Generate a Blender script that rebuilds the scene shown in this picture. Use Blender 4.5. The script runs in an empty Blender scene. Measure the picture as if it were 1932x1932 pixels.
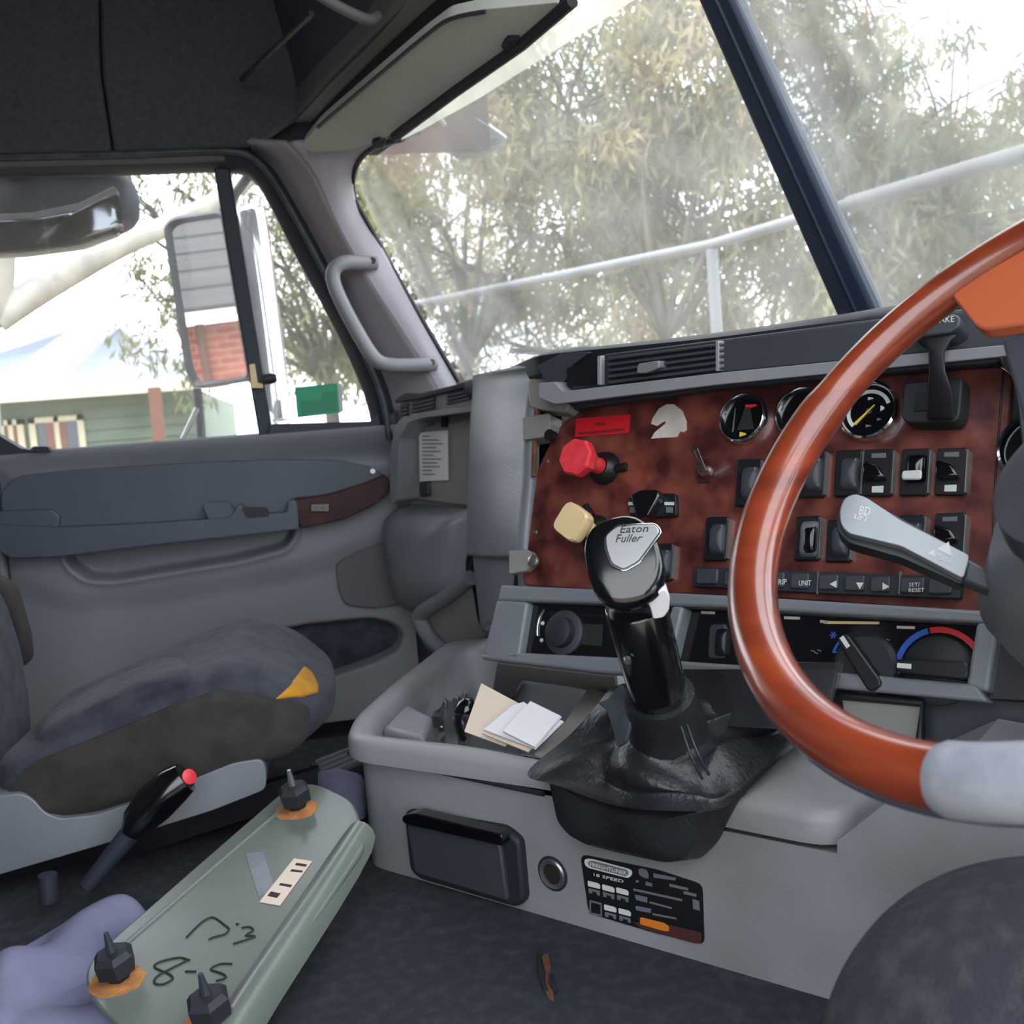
import bpy, bmesh, math, random
import numpy as np
from mathutils import Vector, Matrix, noise
random.seed(7); rng = np.random.default_rng(7)
SC = bpy.context.scene; COL = SC.collection

# ------------------------------------------------------------------ camera
F = 1937.0; CP = np.array([1.0, 0.0, 0.58])
_a = math.radians(80.0); _p = math.radians(4.9); _ro = math.atan(0.08)
_f = np.array([-math.sin(_a), math.cos(_a), 0]); _r = np.array([math.cos(_a), math.sin(_a), 0]); ZV = np.array([0, 0, 1.0])
FW = _f * math.cos(_p) - ZV * math.sin(_p); _up = ZV * math.cos(_p) + _f * math.sin(_p)
RV = _r * math.cos(_ro) - _up * math.sin(_ro); UV = _up * math.cos(_ro) + _r * math.sin(_ro)
cam = bpy.data.cameras.new('camera'); co = bpy.data.objects.new('camera', cam); COL.objects.link(co)
cam.sensor_fit = 'HORIZONTAL'; cam.sensor_width = 36.0; cam.lens = 36.0 * F / 1932.0; cam.clip_start = 0.02; cam.clip_end = 300
co.matrix_world = Matrix(((RV[0], UV[0], -FW[0], CP[0]), (RV[1], UV[1], -FW[1], CP[1]), (RV[2], UV[2], -FW[2], CP[2]), (0, 0, 0, 1)))
cam.dof.use_dof = True; cam.dof.focus_distance = 1.15; cam.dof.aperture_fstop = 9.0
SC.camera = co
# ------------------------------------------------------------------ sky, sun, exposure
W = bpy.data.worlds.new('sky'); SC.world = W; W.use_nodes = True
bg = W.node_tree.nodes['Background']; bg.inputs[0].default_value = (0.86, 0.93, 1.0, 1); bg.inputs[1].default_value = 4.4
sl = bpy.data.lights.new('sun', 'SUN'); sl.energy = 4.0; sl.angle = math.radians(4); sl.color = (1, 0.95, 0.87)
so = bpy.data.objects.new('sun', sl); COL.objects.link(so)
so.rotation_euler = Vector((-0.12, 0.62, -0.77)).to_track_quat('-Z', 'Y').to_euler()
vs = SC.view_settings; vs.view_transform = 'Standard'; vs.look = 'None'; vs.exposure = 0.0; vs.gamma = 1.0; vs.use_curve_mapping = False

# ------------------------------------------------------------------ geometry helpers
def A(v): return np.asarray(v, float)
def nrm(v): v = A(v); return v / np.linalg.norm(v)
def ray(x, y): return FW + RV * (x - 966) / F - UV * (y - 966) / F
def pl(p, n):
    n = nrm(n); p = A(p)
    if (CP - p) @ n < 0: n = -n
    return (p, n)
def U(x, y, P): d = ray(x, y); return CP + d * ((P[0] - CP) @ P[1]) / (d @ P[1])
def Dd(x, y, dist): d = ray(x, y); return CP + d * dist / math.hypot(d[0], d[1])
def sh(P, d): return (P[0] + P[1] * d, P[1])          # a plane shifted towards the viewer's side
def X_(v): return pl((v, 0, 0), (1, 0, 0))
def Y_(v): return pl((0, v, 0), (0, 1, 0))
def Z_(v): return pl((0, 0, v), (0, 0, 1))
def hd(deg): t = math.radians(deg); return A((-math.sin(t), math.cos(t), 0))
# the planes the cab is made of
DOOR = X_(-1.4)
_u = hd(130); _nh = A((-_u[1], _u[0], 0)); _nh = _nh if (CP - Dd(1408, 790, 1.3)) @ _nh > 0 else -_nh
DASH = (Dd(1408, 790, 1.18 / math.sin(math.radians(62.9))), _nh * math.cos(math.radians(20)) + ZV * math.sin(math.radians(20)))
DU = -_u; DV = np.cross(DASH[1], DU)                   # right and up within the dash face
_c = hd(131.5); CONS = pl(U(690, 1630, Z_(0)), (-_c[1], _c[0], 0)); CU = -_c
WB = U(1630, 580, X_(-0.35)); WT = U(1350, 0, X_(-0.35)); WA = U(865, 720, X_(-1.3))
WSH = pl(WB, np.cross(WA - WB, WT - WB)); WE = nrm(WB - WA)
_w1, _w2 = Dd(895, 900, 2.0), Dd(740, 900, 2.25); WD = nrm((_w1 - _w2) * A((1, 1, 0)))
WING = pl(_w1, np.cross(WD, ZV))

def fillet(pts, r, k=3):
    pts = [A(p) for p in pts]; n = len(pts); out = []
    for i in range(n):
        p0, p, p2 = pts[i - 1], pts[i], pts[(i + 1) % n]
        a, b = p0 - p, p2 - p; la, lb = np.linalg.norm(a), np.linalg.norm(b)
        if r <= 0 or la < 1e-9 or lb < 1e-9: out.append(p); continue
        s = p + a / la * min(r, la * .48); e = p + b / lb * min(r, lb * .48)
        for j in range(k + 1):
            t = j / k; out.append((1 - t) ** 2 * s + 2 * t * (1 - t) * p + t * t * e)
    return out
def spline(pts, n=6, closed=False):
    pts = [A(p) for p in pts]; m = len(pts); out = []
    rngi = range(m if closed else m - 1)
    for i in rngi:
        g = lambda j: pts[j % m] if closed else pts[min(max(j, 0), m - 1)]
        a, b, c, d = g(i - 1), g(i), g(i + 1), g(i + 2)
        for j in range(n):
            t = j / n
            out.append(.5 * ((2 * b) + (c - a) * t + (2 * a - 5 * b + 4 * c - d) * t * t + (3 * b - a - 3 * c + d) * t ** 3))
    if not closed: out.append(pts[-1])
    return out
# ------------------------------------------------------------------ objects
def wloc(o):
    return o.get('_base', (0, 0, 0)) if False else BASE.get(o.name, Vector((0, 0, 0)))
BASE = {}
def thing(name, label, cat=None, loc=(0, 0, 0), group=None, kind=None):
    o = bpy.data.objects.new(name, None); COL.objects.link(o); o.location = Vector(loc); o.empty_display_size = .05
    BASE[o.name] = Vector(loc); return tag(o, label, cat, group, kind)
def tag(o, label=None, cat=None, group=None, kind=None):
    if label: o['label'] = label
    if cat: o['category'] = cat
    if group: o['group'] = group
    if kind: o['kind'] = kind
    return o
def adopt(o, parent):
    if parent is not None:
        o.parent = parent; o.matrix_parent_inverse = Matrix.Translation(-BASE.get(parent.name, Vector((0, 0, 0))))
def mesh(name, verts, faces, mat, parent=None, smooth=True, bevel=0, seg=2, solid=0, sub=0, label=None, ang=40):
    me = bpy.data.meshes.new(name); me.from_pydata([tuple(map(float, v)) for v in verts], [], faces); me.validate(); me.update()
    o = bpy.data.objects.new(name, me); COL.objects.link(o); me.materials.append(M[mat] if isinstance(mat, str) else mat)
    if smooth:
        me.polygons.foreach_set('use_smooth', [True] * len(me.polygons))
        try: me.set_sharp_from_angle(angle=math.radians(ang))
        except Exception: pass
    if solid: m = o.modifiers.new('s', 'SOLIDIFY'); m.thickness = abs(solid); m.offset = -1 if solid > 0 else 1
    if sub: m = o.modifiers.new('d', 'SUBSURF'); m.levels = m.render_levels = sub
    if bevel: m = o.modifiers.new('b', 'BEVEL'); m.width = bevel; m.segments = seg; m.limit_method = 'ANGLE'; m.angle_limit = math.radians(35); m.harden_normals = False
    adopt(o, parent)
    if label: o['label'] = label
    return o
class MB:
    def __init__(s): s.v = []; s.f = []
    def add(s, vs, fs): b = len(s.v); s.v += [A(v) for v in vs]; s.f += [tuple(i + b for i in f) for f in fs]; return s
    def prism(s, pts, n, t):
        pts = [A(p) for p in pts]; k = len(pts); n = nrm(n)
        ar = sum(np.cross(pts[i] - pts[0], pts[(i + 1) % k] - pts[0]) for i in range(k)) @ n
        if ar < 0: pts = pts[::-1]
        return s.add(pts + [p - n * t for p in pts], [tuple(range(k)), tuple(range(2 * k - 1, k - 1, -1))] + [(i, k + i, k + (i + 1) % k, (i + 1) % k) for i in range(k)])
    def box(s, c, u, v, n, a, b, d):      # centre of front face, half sizes along u, v; depth along -n
        c, u, v, n = A(c), nrm(u), nrm(v), nrm(n)
        return s.prism([c - u * a - v * b, c + u * a - v * b, c + u * a + v * b, c - u * a + v * b], n, d)
    def rings(s, R, caps=(True, True), closed=True):
        b = []; m = len(R[0])
        vs = [p for r in R for p in r]; fs = []
        for i in range(len(R) - 1):
            for j in range(m if closed else m - 1):
                k = (j + 1) % m; fs.append((i * m + j, i * m + k, (i + 1) * m + k, (i + 1) * m + j))
        if caps[0]: fs.append(tuple(range(m - 1, -1, -1)))
        if caps[1]: fs.append(tuple((len(R) - 1) * m + j for j in range(m)))
        return s.add(vs, fs)
    def tube(s, pts, r, res=10, caps=True, flat=1.0):
        pts = [A(p) for p in pts]; n = len(pts); rr = r if hasattr(r, '__len__') else [r] * n
        t0 = nrm(pts[1] - pts[0]); ref = A((0, 0, 1)) if abs(t0[2]) < .9 else A((1, 0, 0)); R = []
        nn = nrm(np.cross(t0, ref))
        for i in range(n):
            t = nrm(pts[min(i + 1, n - 1)] - pts[max(i - 1, 0)]); nn = nrm(nn - t * (nn @ t)); bb = np.cross(t, nn)
            R.append([pts[i] + rr[i] * (math.cos(q) * nn * flat + math.sin(q) * bb) for q in np.linspace(0, 2 * math.pi, res, False)])
        return s.rings(R, (caps, caps))
    def lathe(s, c, ax, prof, n=24, caps=(True, True)):
        c, ax = A(c), nrm(ax); ref = A((0, 0, 1)) if abs(ax[2]) < .9 else A((1, 0, 0)); e1 = nrm(np.cross(ax, ref)); e2 = np.cross(ax, e1)
        return s.rings([[c + ax * h + r * (math.cos(q) * e1 + math.sin(q) * e2) for q in np.linspace(0, 2 * math.pi, n, False)] for r, h in prof], caps)
    def out(s, name, mat, parent=None, **k): return mesh(name, s.v, s.f, mat, parent, **k)
def slab(name, px, P, t, mat, parent=None, off=0, r=0, bevel=0, **k):
    polys = px if hasattr(px[0][0], '__len__') else [px]
    m = MB()
    for q in polys: m.prism([U(*p, P) + P[1] * off for p in (fillet(q, r) if r else q)], P[1], t)
    return m.out(name, mat, parent, bevel=bevel, **k)
def rect(x0, y0, x1, y1): return [(x0, y0), (x1, y0), (x1, y1), (x0, y1)]
def pillow(name, px, P, h, mat, parent=None, off=0, r=0, rings=7, base=.01, nz=0, nsc=20, p=2.2, **k):
    q = [U(*v, P) for v in (fillet(px, r, 4) if r else px)]; n = P[1]; c = sum(q) / len(q)
    if sum(np.cross(q[i] - q[0], q[(i + 1) % len(q)] - q[0]) for i in range(len(q))) @ n < 0: q = q[::-1]
    R = [[v + n * (off - base) for v in q]]
    for i in range(rings + 1):
        s = 1 - (i / (rings + .6)); hh = h * (1 - (s ** p)) ** (1 / p) if s < 1 else 0
        R.append([c + (v - c) * s + n * (off + hh + (nz * noise.noise(Vector(c + (v - c) * s) * nsc) * (1 - s ** 6) if nz else 0)) for v in q])
    return MB().rings(R, (True, True)).out(name, mat, parent, **k)
def bigrid(name, curves, mat, parent=None, n=4, nu=6, **k):
    C2 = [spline(c, n) for c in curves]; m = len(C2[0])
    G = []
    for j in range(m): G.append(spline([c[j] for c in C2], nu))
    w = len(G[0])
    return mesh(name, [p for g in G for p in g], [(i * w + j, i * w + j + 1, (i + 1) * w + j + 1, (i + 1) * w + j) for i in range(m - 1) for j in range(w - 1)], mat, parent, **k)
from mathutils.bvhtree import BVHTree
def bvh(o):
    dg = bpy.context.evaluated_depsgraph_get(); dg.update(); e = o.evaluated_get(dg); me = e.to_mesh(); me.transform(Matrix.Translation(Vector(o.matrix_world.translation)))
    return BVHTree.FromPolygons([v.co.copy() for v in me.vertices], [tuple(p.vertices) for p in me.polygons])
def decal(name, px, bt, h, mat, parent, r=0, rings=8, lo=-.004, **k):   # a raised patch that follows the surface below it
    q = [A(v) for v in (fillet(px, r, 5) if r else px)]; c = sum(q) / len(q); Rg = []
    for i in range(rings + 1):
        sc = 1 - i / (rings + .5); row = []
        for v in q:
            t = c + (v - c) * sc; hit, n_, _, _ = bt.ray_cast(Vector(CP), Vector(nrm(ray(*t))))
            if hit is None: hit, n_, _, _ = bt.find_nearest(Vector(Dd(t[0], t[1], 1.6)))
            if n_.dot(Vector(CP) - hit) < 0: n_ = -n_
            row.append(A(hit) + A(n_) * (lo if i == 0 else h * (1 - sc ** 5) + .001))
        Rg.append(row)
    return MB().rings(Rg, (False, True)).out(name, mat, parent, ang=180, **k)
def ptext(name, s, quad, P, off, mat, parent=None, t=.0004):
    cu = bpy.data.curves.new(name, 'FONT'); cu.body = s; cu.resolution_u = 2; tmp = bpy.data.objects.new('tmp', cu); COL.objects.link(tmp)
    dg = bpy.context.evaluated_depsgraph_get(); dg.update(); me = bpy.data.meshes.new_from_object(tmp.evaluated_get(dg)); bpy.data.objects.remove(tmp)
    v = np.array([x.co[:2] for x in me.vertices]); lo = v.min(0); sz = np.maximum(v.max(0) - lo, 1e-6)
    q = [U(*p, P) + P[1] * off for p in quad]      # tl tr br bl
    for x, (a, b) in zip(me.vertices, (v - lo) / sz):
        x.co = tuple((q[3] * (1 - a) + q[2] * a) * (1 - b) + (q[0] * (1 - a) + q[1] * a) * b)
    me.name = name; me.materials.clear(); me.materials.append(M[mat]); o = bpy.data.objects.new(name, me); COL.objects.link(o); adopt(o, parent)
    if t: m = o.modifiers.new('s', 'SOLIDIFY'); m.thickness = t; m.offset = 0
    return o
# ------------------------------------------------------------------ materials
M = {}
def lin(c): return tuple(((v / 255) / 12.92 if v / 255 <= .04045 else ((v / 255 + .055) / 1.055) ** 2.4) for v in c) + (1,)
def mat(name, c, rough=.5, metal=0, c2=None, nscale=6, detail=6, bump=0, bscale=300, coat=0, emit=0, spec=.5, stretch=None, sheen=0, ramp=(.35, .65)):
    m = bpy.data.materials.new(name); m.use_nodes = True; nt = m.node_tree; b = nt.nodes['Principled BSDF']; L = nt.links.new
    b.inputs['Base Color'].default_value = lin(c); b.inputs['Roughness'].default_value = rough; b.inputs['Metallic'].default_value = metal
    b.inputs['Coat Weight'].default_value = coat; b.inputs['Coat Roughness'].default_value = .12; b.inputs['Specular IOR Level'].default_value = spec; b.inputs['Sheen Weight'].default_value = sheen
    if emit: b.inputs['Emission Color'].default_value = lin(c); b.inputs['Emission Strength'].default_value = emit
    if c2 or bump:
        tc = nt.nodes.new('ShaderNodeTexCoord'); mp = nt.nodes.new('ShaderNodeMapping'); L(tc.outputs['Object'], mp.inputs[0])
        if stretch: mp.inputs['Scale'].default_value = stretch
    if c2:
        nz = nt.nodes.new('ShaderNodeTexNoise'); nz.inputs['Scale'].default_value = nscale; nz.inputs['Detail'].default_value = detail; L(mp.outputs[0], nz.inputs[0])
        rp = nt.nodes.new('ShaderNodeValToRGB'); rp.color_ramp.elements[0].color = lin(c); rp.color_ramp.elements[1].color = lin(c2); rp.color_ramp.elements[0].position = ramp[0]; rp.color_ramp.elements[1].position = ramp[1]
        L(nz.outputs[0], rp.inputs[0]); L(rp.outputs[0], b.inputs['Base Color'])
    if bump:
        n2 = nt.nodes.new('ShaderNodeTexNoise'); n2.inputs['Scale'].default_value = bscale; n2.inputs['Detail'].default_value = 3; L(mp.outputs[0], n2.inputs[0])
        bp = nt.nodes.new('ShaderNodeBump'); bp.inputs['Strength'].default_value = bump; bp.inputs['Distance'].default_value = .002; L(n2.outputs[0], bp.inputs['Height']); L(bp.outputs[0], b.inputs['Normal'])
    M[name] = m; return m
def glass(name, dust=.1, tint=(1, 1, 1), gloss=.05):
    m = bpy.data.materials.new(name); m.use_nodes = True; nt = m.node_tree; nt.nodes.clear(); L = nt.links.new; N = nt.nodes.new
    out = N('ShaderNodeOutputMaterial'); tr = N('ShaderNodeBsdfTransparent'); tr.inputs[0].default_value = (*tint, 1)
    gl = N('ShaderNodeBsdfGlossy'); gl.inputs['Roughness'].default_value = .03; ts = N('ShaderNodeBsdfTranslucent'); ts.inputs[0].default_value = lin((232, 230, 222))
    fr = N('ShaderNodeFresnel'); fr.inputs[0].default_value = 1.25; mg = N('ShaderNodeMath'); mg.operation = 'MULTIPLY'; mg.inputs[1].default_value = gloss * 10; L(fr.outputs[0], mg.inputs[0])
    tc = N('ShaderNodeTexCoord'); nz = N('ShaderNodeTexNoise'); nz.inputs['Scale'].default_value = 9; nz.inputs['Detail'].default_value = 7; L(tc.outputs['Object'], nz.inputs[0])
    mr = N('ShaderNodeMapRange'); mr.inputs[1].default_value = .3; mr.inputs[2].default_value = .75; mr.inputs[3].default_value = dust * .65; mr.inputs[4].default_value = dust * 1.45; L(nz.outputs[0], mr.inputs[0])
    m1 = N('ShaderNodeMixShader'); L(mr.outputs[0], m1.inputs[0]); L(tr.outputs[0], m1.inputs[1]); L(ts.outputs[0], m1.inputs[2])
    m2 = N('ShaderNodeMixShader'); L(mg.outputs[0], m2.inputs[0]); L(m1.outputs[0], m2.inputs[1]); L(gl.outputs[0], m2.inputs[2]); L(m2.outputs[0], out.inputs[0])
    M[name] = m
glass('windscreen_glass', .09); glass('door_glass', .04); glass('sun_strip', .5, (.9, .88, .82), .04); glass('clear_plastic', .1, (.9, .9, .92), .12)
mat('grey', (138, 138, 143), .42, c2=(126, 127, 133), nscale=7, bump=.12)
mat('grey_scuffed', (140, 140, 145), .45, c2=(112, 111, 108), nscale=4, detail=9, bump=.12, ramp=(.42, .72))
mat('grey_dash', (118, 122, 127), .4, c2=(108, 111, 118), nscale=6, bump=.15)
mat('grey_warm', (140, 136, 130), .5, c2=(128, 126, 122), bump=.1)
mat('silver_grey', (140, 144, 148), .34, c2=(128, 132, 137), nscale=9, bump=.08, metal=.25)
mat('door_grey', (124, 125, 132), .5, c2=(116, 118, 126), nscale=5, bump=.15)
mat('door_dark', (72, 80, 92), .5, c2=(66, 74, 86), bump=.2)
mat('pillar', (196, 190, 200), .6, c2=(186, 180, 190), bump=.15)  # front face of the pillar, light on it put into a paler colour
mat('pillar_shaded', (158, 150, 154), .7, c2=(150, 142, 146), bump=.15)  # rear face of the same pillar, its shade put into a darker colour
mat('speaker_cloth', (104, 99, 102), .9, c2=(96, 92, 96), nscale=200)
mat('headliner', (70, 72, 82), .9, c2=(60, 62, 72), nscale=90, bump=.3, bscale=500)
mat('shelf_dark', (38, 40, 48), .85)
mat('header', (100, 100, 100), .7, bump=.1)
mat('visor', (196, 200, 188), .75, c2=(186, 190, 178), nscale=5, bump=.15)
mat('visor_trim', (190, 186, 176), .6, c2=(172, 168, 160), nscale=3)
mat('rubber', (38, 45, 56), .6, bump=.1)
mat('bar_blue', (38, 50, 68), .6, c2=(44, 58, 78), nscale=4)
mat('black', (18, 19, 23), .4)
mat('black_soft', (28, 31, 38), .6, bump=.15)
mat('black_gloss', (10, 11, 14), .16, coat=.6)
mat('socket_brown', (46, 36, 34), .5, c2=(28, 24, 24), nscale=60)
mat('charcoal', (52, 56, 64), .5, bump=.1)
mat('burl', (62, 25, 22), .34, c2=(124, 64, 52), nscale=26, detail=9, coat=.35, ramp=(.36, .68))
mat('burl_dark', (48, 20, 22), .5, c2=(70, 32, 34), nscale=20, spec=.25)
mat('wheel_wood', (92, 32, 16), .28, c2=(138, 58, 30), nscale=9, detail=8, coat=.9, stretch=(1, 1, 5), ramp=(.3, .7))
mat('wheel_spoke', (168, 84, 52), .4, coat=.3)
mat('chrome', (220, 222, 226), .1, 1.0)
mat('steel', (160, 160, 160), .35, .9)
mat('mirror_dim', (120, 124, 130), .08, 1.0)
mat('mirror', (235, 238, 240), .02, 1.0)
mat('tape', (136, 138, 146), .65, c2=(118, 120, 128), nscale=30, bump=.3, bscale=120)
mat('leather', (20, 21, 26), .36, c2=(38, 39, 44), nscale=14, bump=.5, bscale=160)
mat('leather_worn', (66, 76, 82), .5, c2=(48, 54, 60), nscale=30, bump=.3)
mat('carpet', (36, 39, 47), 1.0, c2=(62, 62, 66), nscale=55, detail=8, bump=.8, bscale=420, ramp=(.45, .8))
mat('seat', (40, 43, 54), .95, c2=(60, 63, 74), nscale=26, detail=6, bump=.5, bscale=400, sheen=.05)
mat('seat_side', (40, 38, 38), .95, c2=(54, 51, 48), nscale=30, bump=.5, bscale=350)
mat('mustard', (196, 138, 34), .8, c2=(178, 122, 28), nscale=30, bump=.2)
mat('paper', (226, 222, 224), .8, c2=(216, 212, 216), nscale=5)
mat('paper_cream', (228, 208, 190), .8, c2=(220, 198, 180), nscale=5)
mat('red', (206, 40, 50), .4, c2=(216, 66, 74), nscale=40)
mat('red_label', (198, 22, 36), .5)
mat('cream', (226, 200, 152), .45, c2=(216, 188, 140), nscale=8)
mat('torn_white', (196, 188, 178), .7, c2=(180, 172, 162), nscale=40)
mat('ink', (60, 44, 40), .8); mat('ink_dark', (30, 40, 34), .8); mat('ink_red', (120, 10, 24), .7)
mat('white_print', (196, 198, 196), .7); mat('grey_print', (96, 98, 104), .7); mat('orange_print', (206, 112, 24), .6); mat('brown_print', (66, 34, 28), .6)
mat('lcd', (44, 46, 44), .3); mat('amber_reflection', (255, 170, 90), .4, emit=1.2); mat('lamp_red', (190, 30, 40), .4, emit=.25); mat('yellow_print', (214, 184, 40), .6)  # the amber glow serves a painted reflection on the radio
mat('blue_print', (36, 84, 170), .5); mat('orange_light', (220, 84, 50), .5)
mat('panel_green', (108, 116, 109), .33, c2=(97, 105, 98), nscale=6, bump=.1, coat=.15)
mat('rust', (196, 132, 74), .9, c2=(150, 96, 52), nscale=60, bump=.5)
mat('cloth', (128, 128, 154), .95, c2=(114, 114, 140), nscale=12, bump=.4, bscale=300)
mat('foam', (112, 68, 46), .9, c2=(78, 48, 34), nscale=60)
mat('green_sticker', (0, 150, 104), .5, emit=0); mat('green_sticker_dark', (0, 128, 88), .5)
mat('white_chrome', (226, 228, 232), .12, .85)
mat('bark', (84, 77, 68), .9, c2=(58, 53, 47), nscale=7, bump=.5, bscale=30)
mat('bark_pale', (186, 182, 174), .9, c2=(150, 146, 138), nscale=5, bump=.4, bscale=30)
mat('ground', (150, 138, 118), 1, c2=(120, 112, 96), nscale=2)
mat('pipe', (112, 116, 122), .5, .2)
mat('roof_iron', (150, 158, 172), .6); mat('roof_tile', (66, 63, 66), .8, c2=(48, 46, 50), nscale=1.5, stretch=(.2, 1, 14))
mat('weatherboard', (128, 146, 130), .8, c2=(116, 134, 120), nscale=3); mat('fascia', (226, 222, 196), .6); mat('timber_post', (120, 84, 72), .8); mat('window_dark', (70, 78, 96), .1); mat('curtain', (150, 108, 98), .8)
def leafmat(name, c, c2, c3):
    m = mat(name, c, .7, c2=c2, nscale=1.1, detail=8, ramp=(.3, .7)); nt = m.node_tree; b = nt.nodes['Principled BSDF']
    e = [n for n in nt.nodes if n.type == 'VALTORGB'][0].color_ramp.elements.new(.52); e.color = lin(c3)
    tl = nt.nodes.new('ShaderNodeBsdfTranslucent'); mx = nt.nodes.new('ShaderNodeMixShader'); mx.inputs[0].default_value = .4
    rp = [n for n in nt.nodes if n.type == 'VALTORGB'][0]; nt.links.new(rp.outputs[0], tl.inputs[0])
    nt.links.new(b.outputs[0], mx.inputs[1]); nt.links.new(tl.outputs[0], mx.inputs[2]); nt.links.new(mx.outputs[0], nt.nodes['Material Output'].inputs[0])
leafmat('leaf_olive', (96, 100, 66), (158, 152, 116), (124, 126, 88)); leafmat('leaf_dry', (124, 108, 80), (182, 160, 128), (126, 122, 88))
def brick_mat():
    m = bpy.data.materials.new('brick'); m.use_nodes = True; nt = m.node_tree; b = nt.nodes['Principled BSDF']; b.inputs['Roughness'].default_value = .9
    tc = nt.nodes.new('ShaderNodeTexCoord'); mp = nt.nodes.new('ShaderNodeMapping'); mp.inputs['Rotation'].default_value = (math.radians(90), 0, 0); br = nt.nodes.new('ShaderNodeTexBrick')
    br.inputs['Color1'].default_value = lin((196, 112, 96)); br.inputs['Color2'].default_value = lin((180, 98, 84)); br.inputs['Mortar'].default_value = lin((200, 180, 168)); br.inputs['Scale'].default_value = 1
    br.inputs['Brick Width'].default_value = .24; br.inputs['Row Height'].default_value = .086; br.inputs['Mortar Size'].default_value = .006
    nt.links.new(tc.outputs['Object'], mp.inputs[0]); nt.links.new(mp.outputs[0], br.inputs[0]); nt.links.new(br.outputs[0], b.inputs['Base Color']); M['brick'] = m
brick_mat()

# ================================================================== THE CAB SHELL
S = 'structure'
def P3(*a): return A(a)
# floor with a lower footwell beside the passenger door
m = MB(); m.box((-0.05, -0.1, 0), (1, 0, 0), (0, 1, 0), (0, 0, 1), .95, 1.0, .05); m.box((-1.22, -.1, -.12), (1, 0, 0), (0, 1, 0), (0, 0, 1), .235, 1.0, .05)
floor = tag(m.out('floor', 'carpet', smooth=False), 'dark charcoal carpet floor in front of the grey centre console', kind=S)
tr = [(1022, 1808), (1034, 1802), (1040, 1828), (1036, 1850), (1044, 1874), (1046, 1892), (1036, 1888), (1028, 1872), (1030, 1838)]
slab('tear', tr, Z_(0), .002, 'foam', floor, off=.0025, label='brown torn patch in the carpet')
for (a, b, c, d) in ((1018, 1795, 1030, 1870), (1040, 1840, 1050, 1870)):
    MB().tube(spline([U(a, b, Z_(.003)), U((a + c) / 2 - 5, (b + d) / 2, Z_(.004)), U(c, d, Z_(.003))]), .0022).out('torn_edge', 'black_soft', floor)
m = MB(); m.box((-.32, -.28, 1.72), (1, 0, 0), (0, 1, 0), (0, 0, -1), 1.15, .82, .06); tag(m.out('ceiling', 'headliner', smooth=False), 'dark cab ceiling above the overhead shelf', kind=S)
m = MB(); m.box((-.32, -1.08, .8), (1, 0, 0), (0, 0, 1), (0, 1, 0), 1.15, .98, .06); tag(m.out('wall_back', 'headliner', smooth=False), 'dark padded rear wall of the cab', kind=S)
m = MB(); m.box((.78, -.78, .8), (0, 1, 0), (0, 0, 1), (-1, 0, 0), .28, .98, .06); tag(m.out('wall_right', 'headliner', smooth=False), 'cab side wall behind the driver door opening', kind=S)
m = MB(); m.box((-.32, .86, .22), (1, 0, 0), (0, 0, 1), (0, -1, 0), 1.2, .42, .04); tag(m.out('wall_front', 'shelf_dark', smooth=False), 'dark firewall below the dashboard', kind=S)
m = MB(); m.box((-1.43, .50, .22), (0, 1, 0), (0, 0, 1), (1, 0, 0), .36, .42, .04); m.box((-1.47, -.3, -.1), (0, 1, 0), (0, 0, 1), (1, 0, 0), .9, .09, .04); tag(m.out('wall_cowl', 'shelf_dark', smooth=False), 'dark cowl side panel beside the passenger footwell', kind=S)
# upper side wall over the door, two padded panels with a seam between
wl = thing('wall_left', 'dark grey padded upper side wall above the passenger window', None, (-1.4, -.3, 1.25), kind=S)
seam = [(186, -60), (187, 60), (190, 140), (202, 220), (212, 288)]
m = MB(); m.box((-1.445, -.35, 1.5), (0, 1, 0), (0, 0, 1), (1, 0, 0), .8, .27, .03); m.out('seam_light_block', 'shelf_dark', wl, smooth=False)  # added behind the panels to stop light leaking through the seam
def wallpan(nm, px):
    return slab(nm, px, X_(-1.37), .05, 'headliner', wl, bevel=.008)
wallpan('side_panel', [(-120, 296), (-120, -160), (184, -160)] + [(x - 2, y) for x, y in seam] )
wallpan('side_panel', [(x + 2, y) for x, y in seam][::-1] + [(188, -160), (640, -160), (640, 40), (560, 215), (470, 276), (330, 284)])
# passenger door -----------------------------------------------------------------
dr = thing('door_1', 'grey passenger door with armrest, wood trim and dark lower pocket', None, (-1.4, -.25, -.08), kind=S)
def YZ(p): q = U(*p, DOOR); return (q[1], q[2])
def sdist(poly, Y, Z):       # signed distance, positive inside
    P = np.array(poly); d = np.full(Y.shape, 1e9); ins = np.zeros(Y.shape, bool)
    for i in range(len(P)):
        a, b = P[i - 1], P[i]; e = b - a; t = np.clip(((Y - a[0]) * e[0] + (Z - a[1]) * e[1]) / (e @ e + 1e-12), 0, 1)
        d = np.minimum(d, np.hypot(Y - a[0] - e[0] * t, Z - a[1] - e[1] * t))
        c = ((a[1] > Z) != (b[1] > Z)) & (Y < (b[0] - a[0]) * (Z - a[1]) / (b[1] - a[1] + 1e-15) + a[0]); ins ^= c
    return np.where(ins, d, -d)
def sm(x, a, b): t = np.clip((x - a) / (b - a), 0, 1); return t * t * (3 - 2 * t)
gy, gz = np.linspace(-.70, .17, 190), np.linspace(-.08, .60, 150); GY, GZ = np.meshgrid(gy, gz, indexing='ij')
pocket = [YZ(p) for p in fillet([(125, 1030), (130, 1062), (165, 1090), (210, 1093), (450, 1055), (540, 1032), (556, 1005), (556, 960), (300, 960), (130, 990)], 14)]
lower = [YZ(p) for p in fillet([(490, 1196), (580, 1178), (700, 1166), (745, 1176), (762, 1200), (750, 1228), (700, 1252), (600, 1285), (520, 1300), (440, 1300)], 14)]
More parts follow.
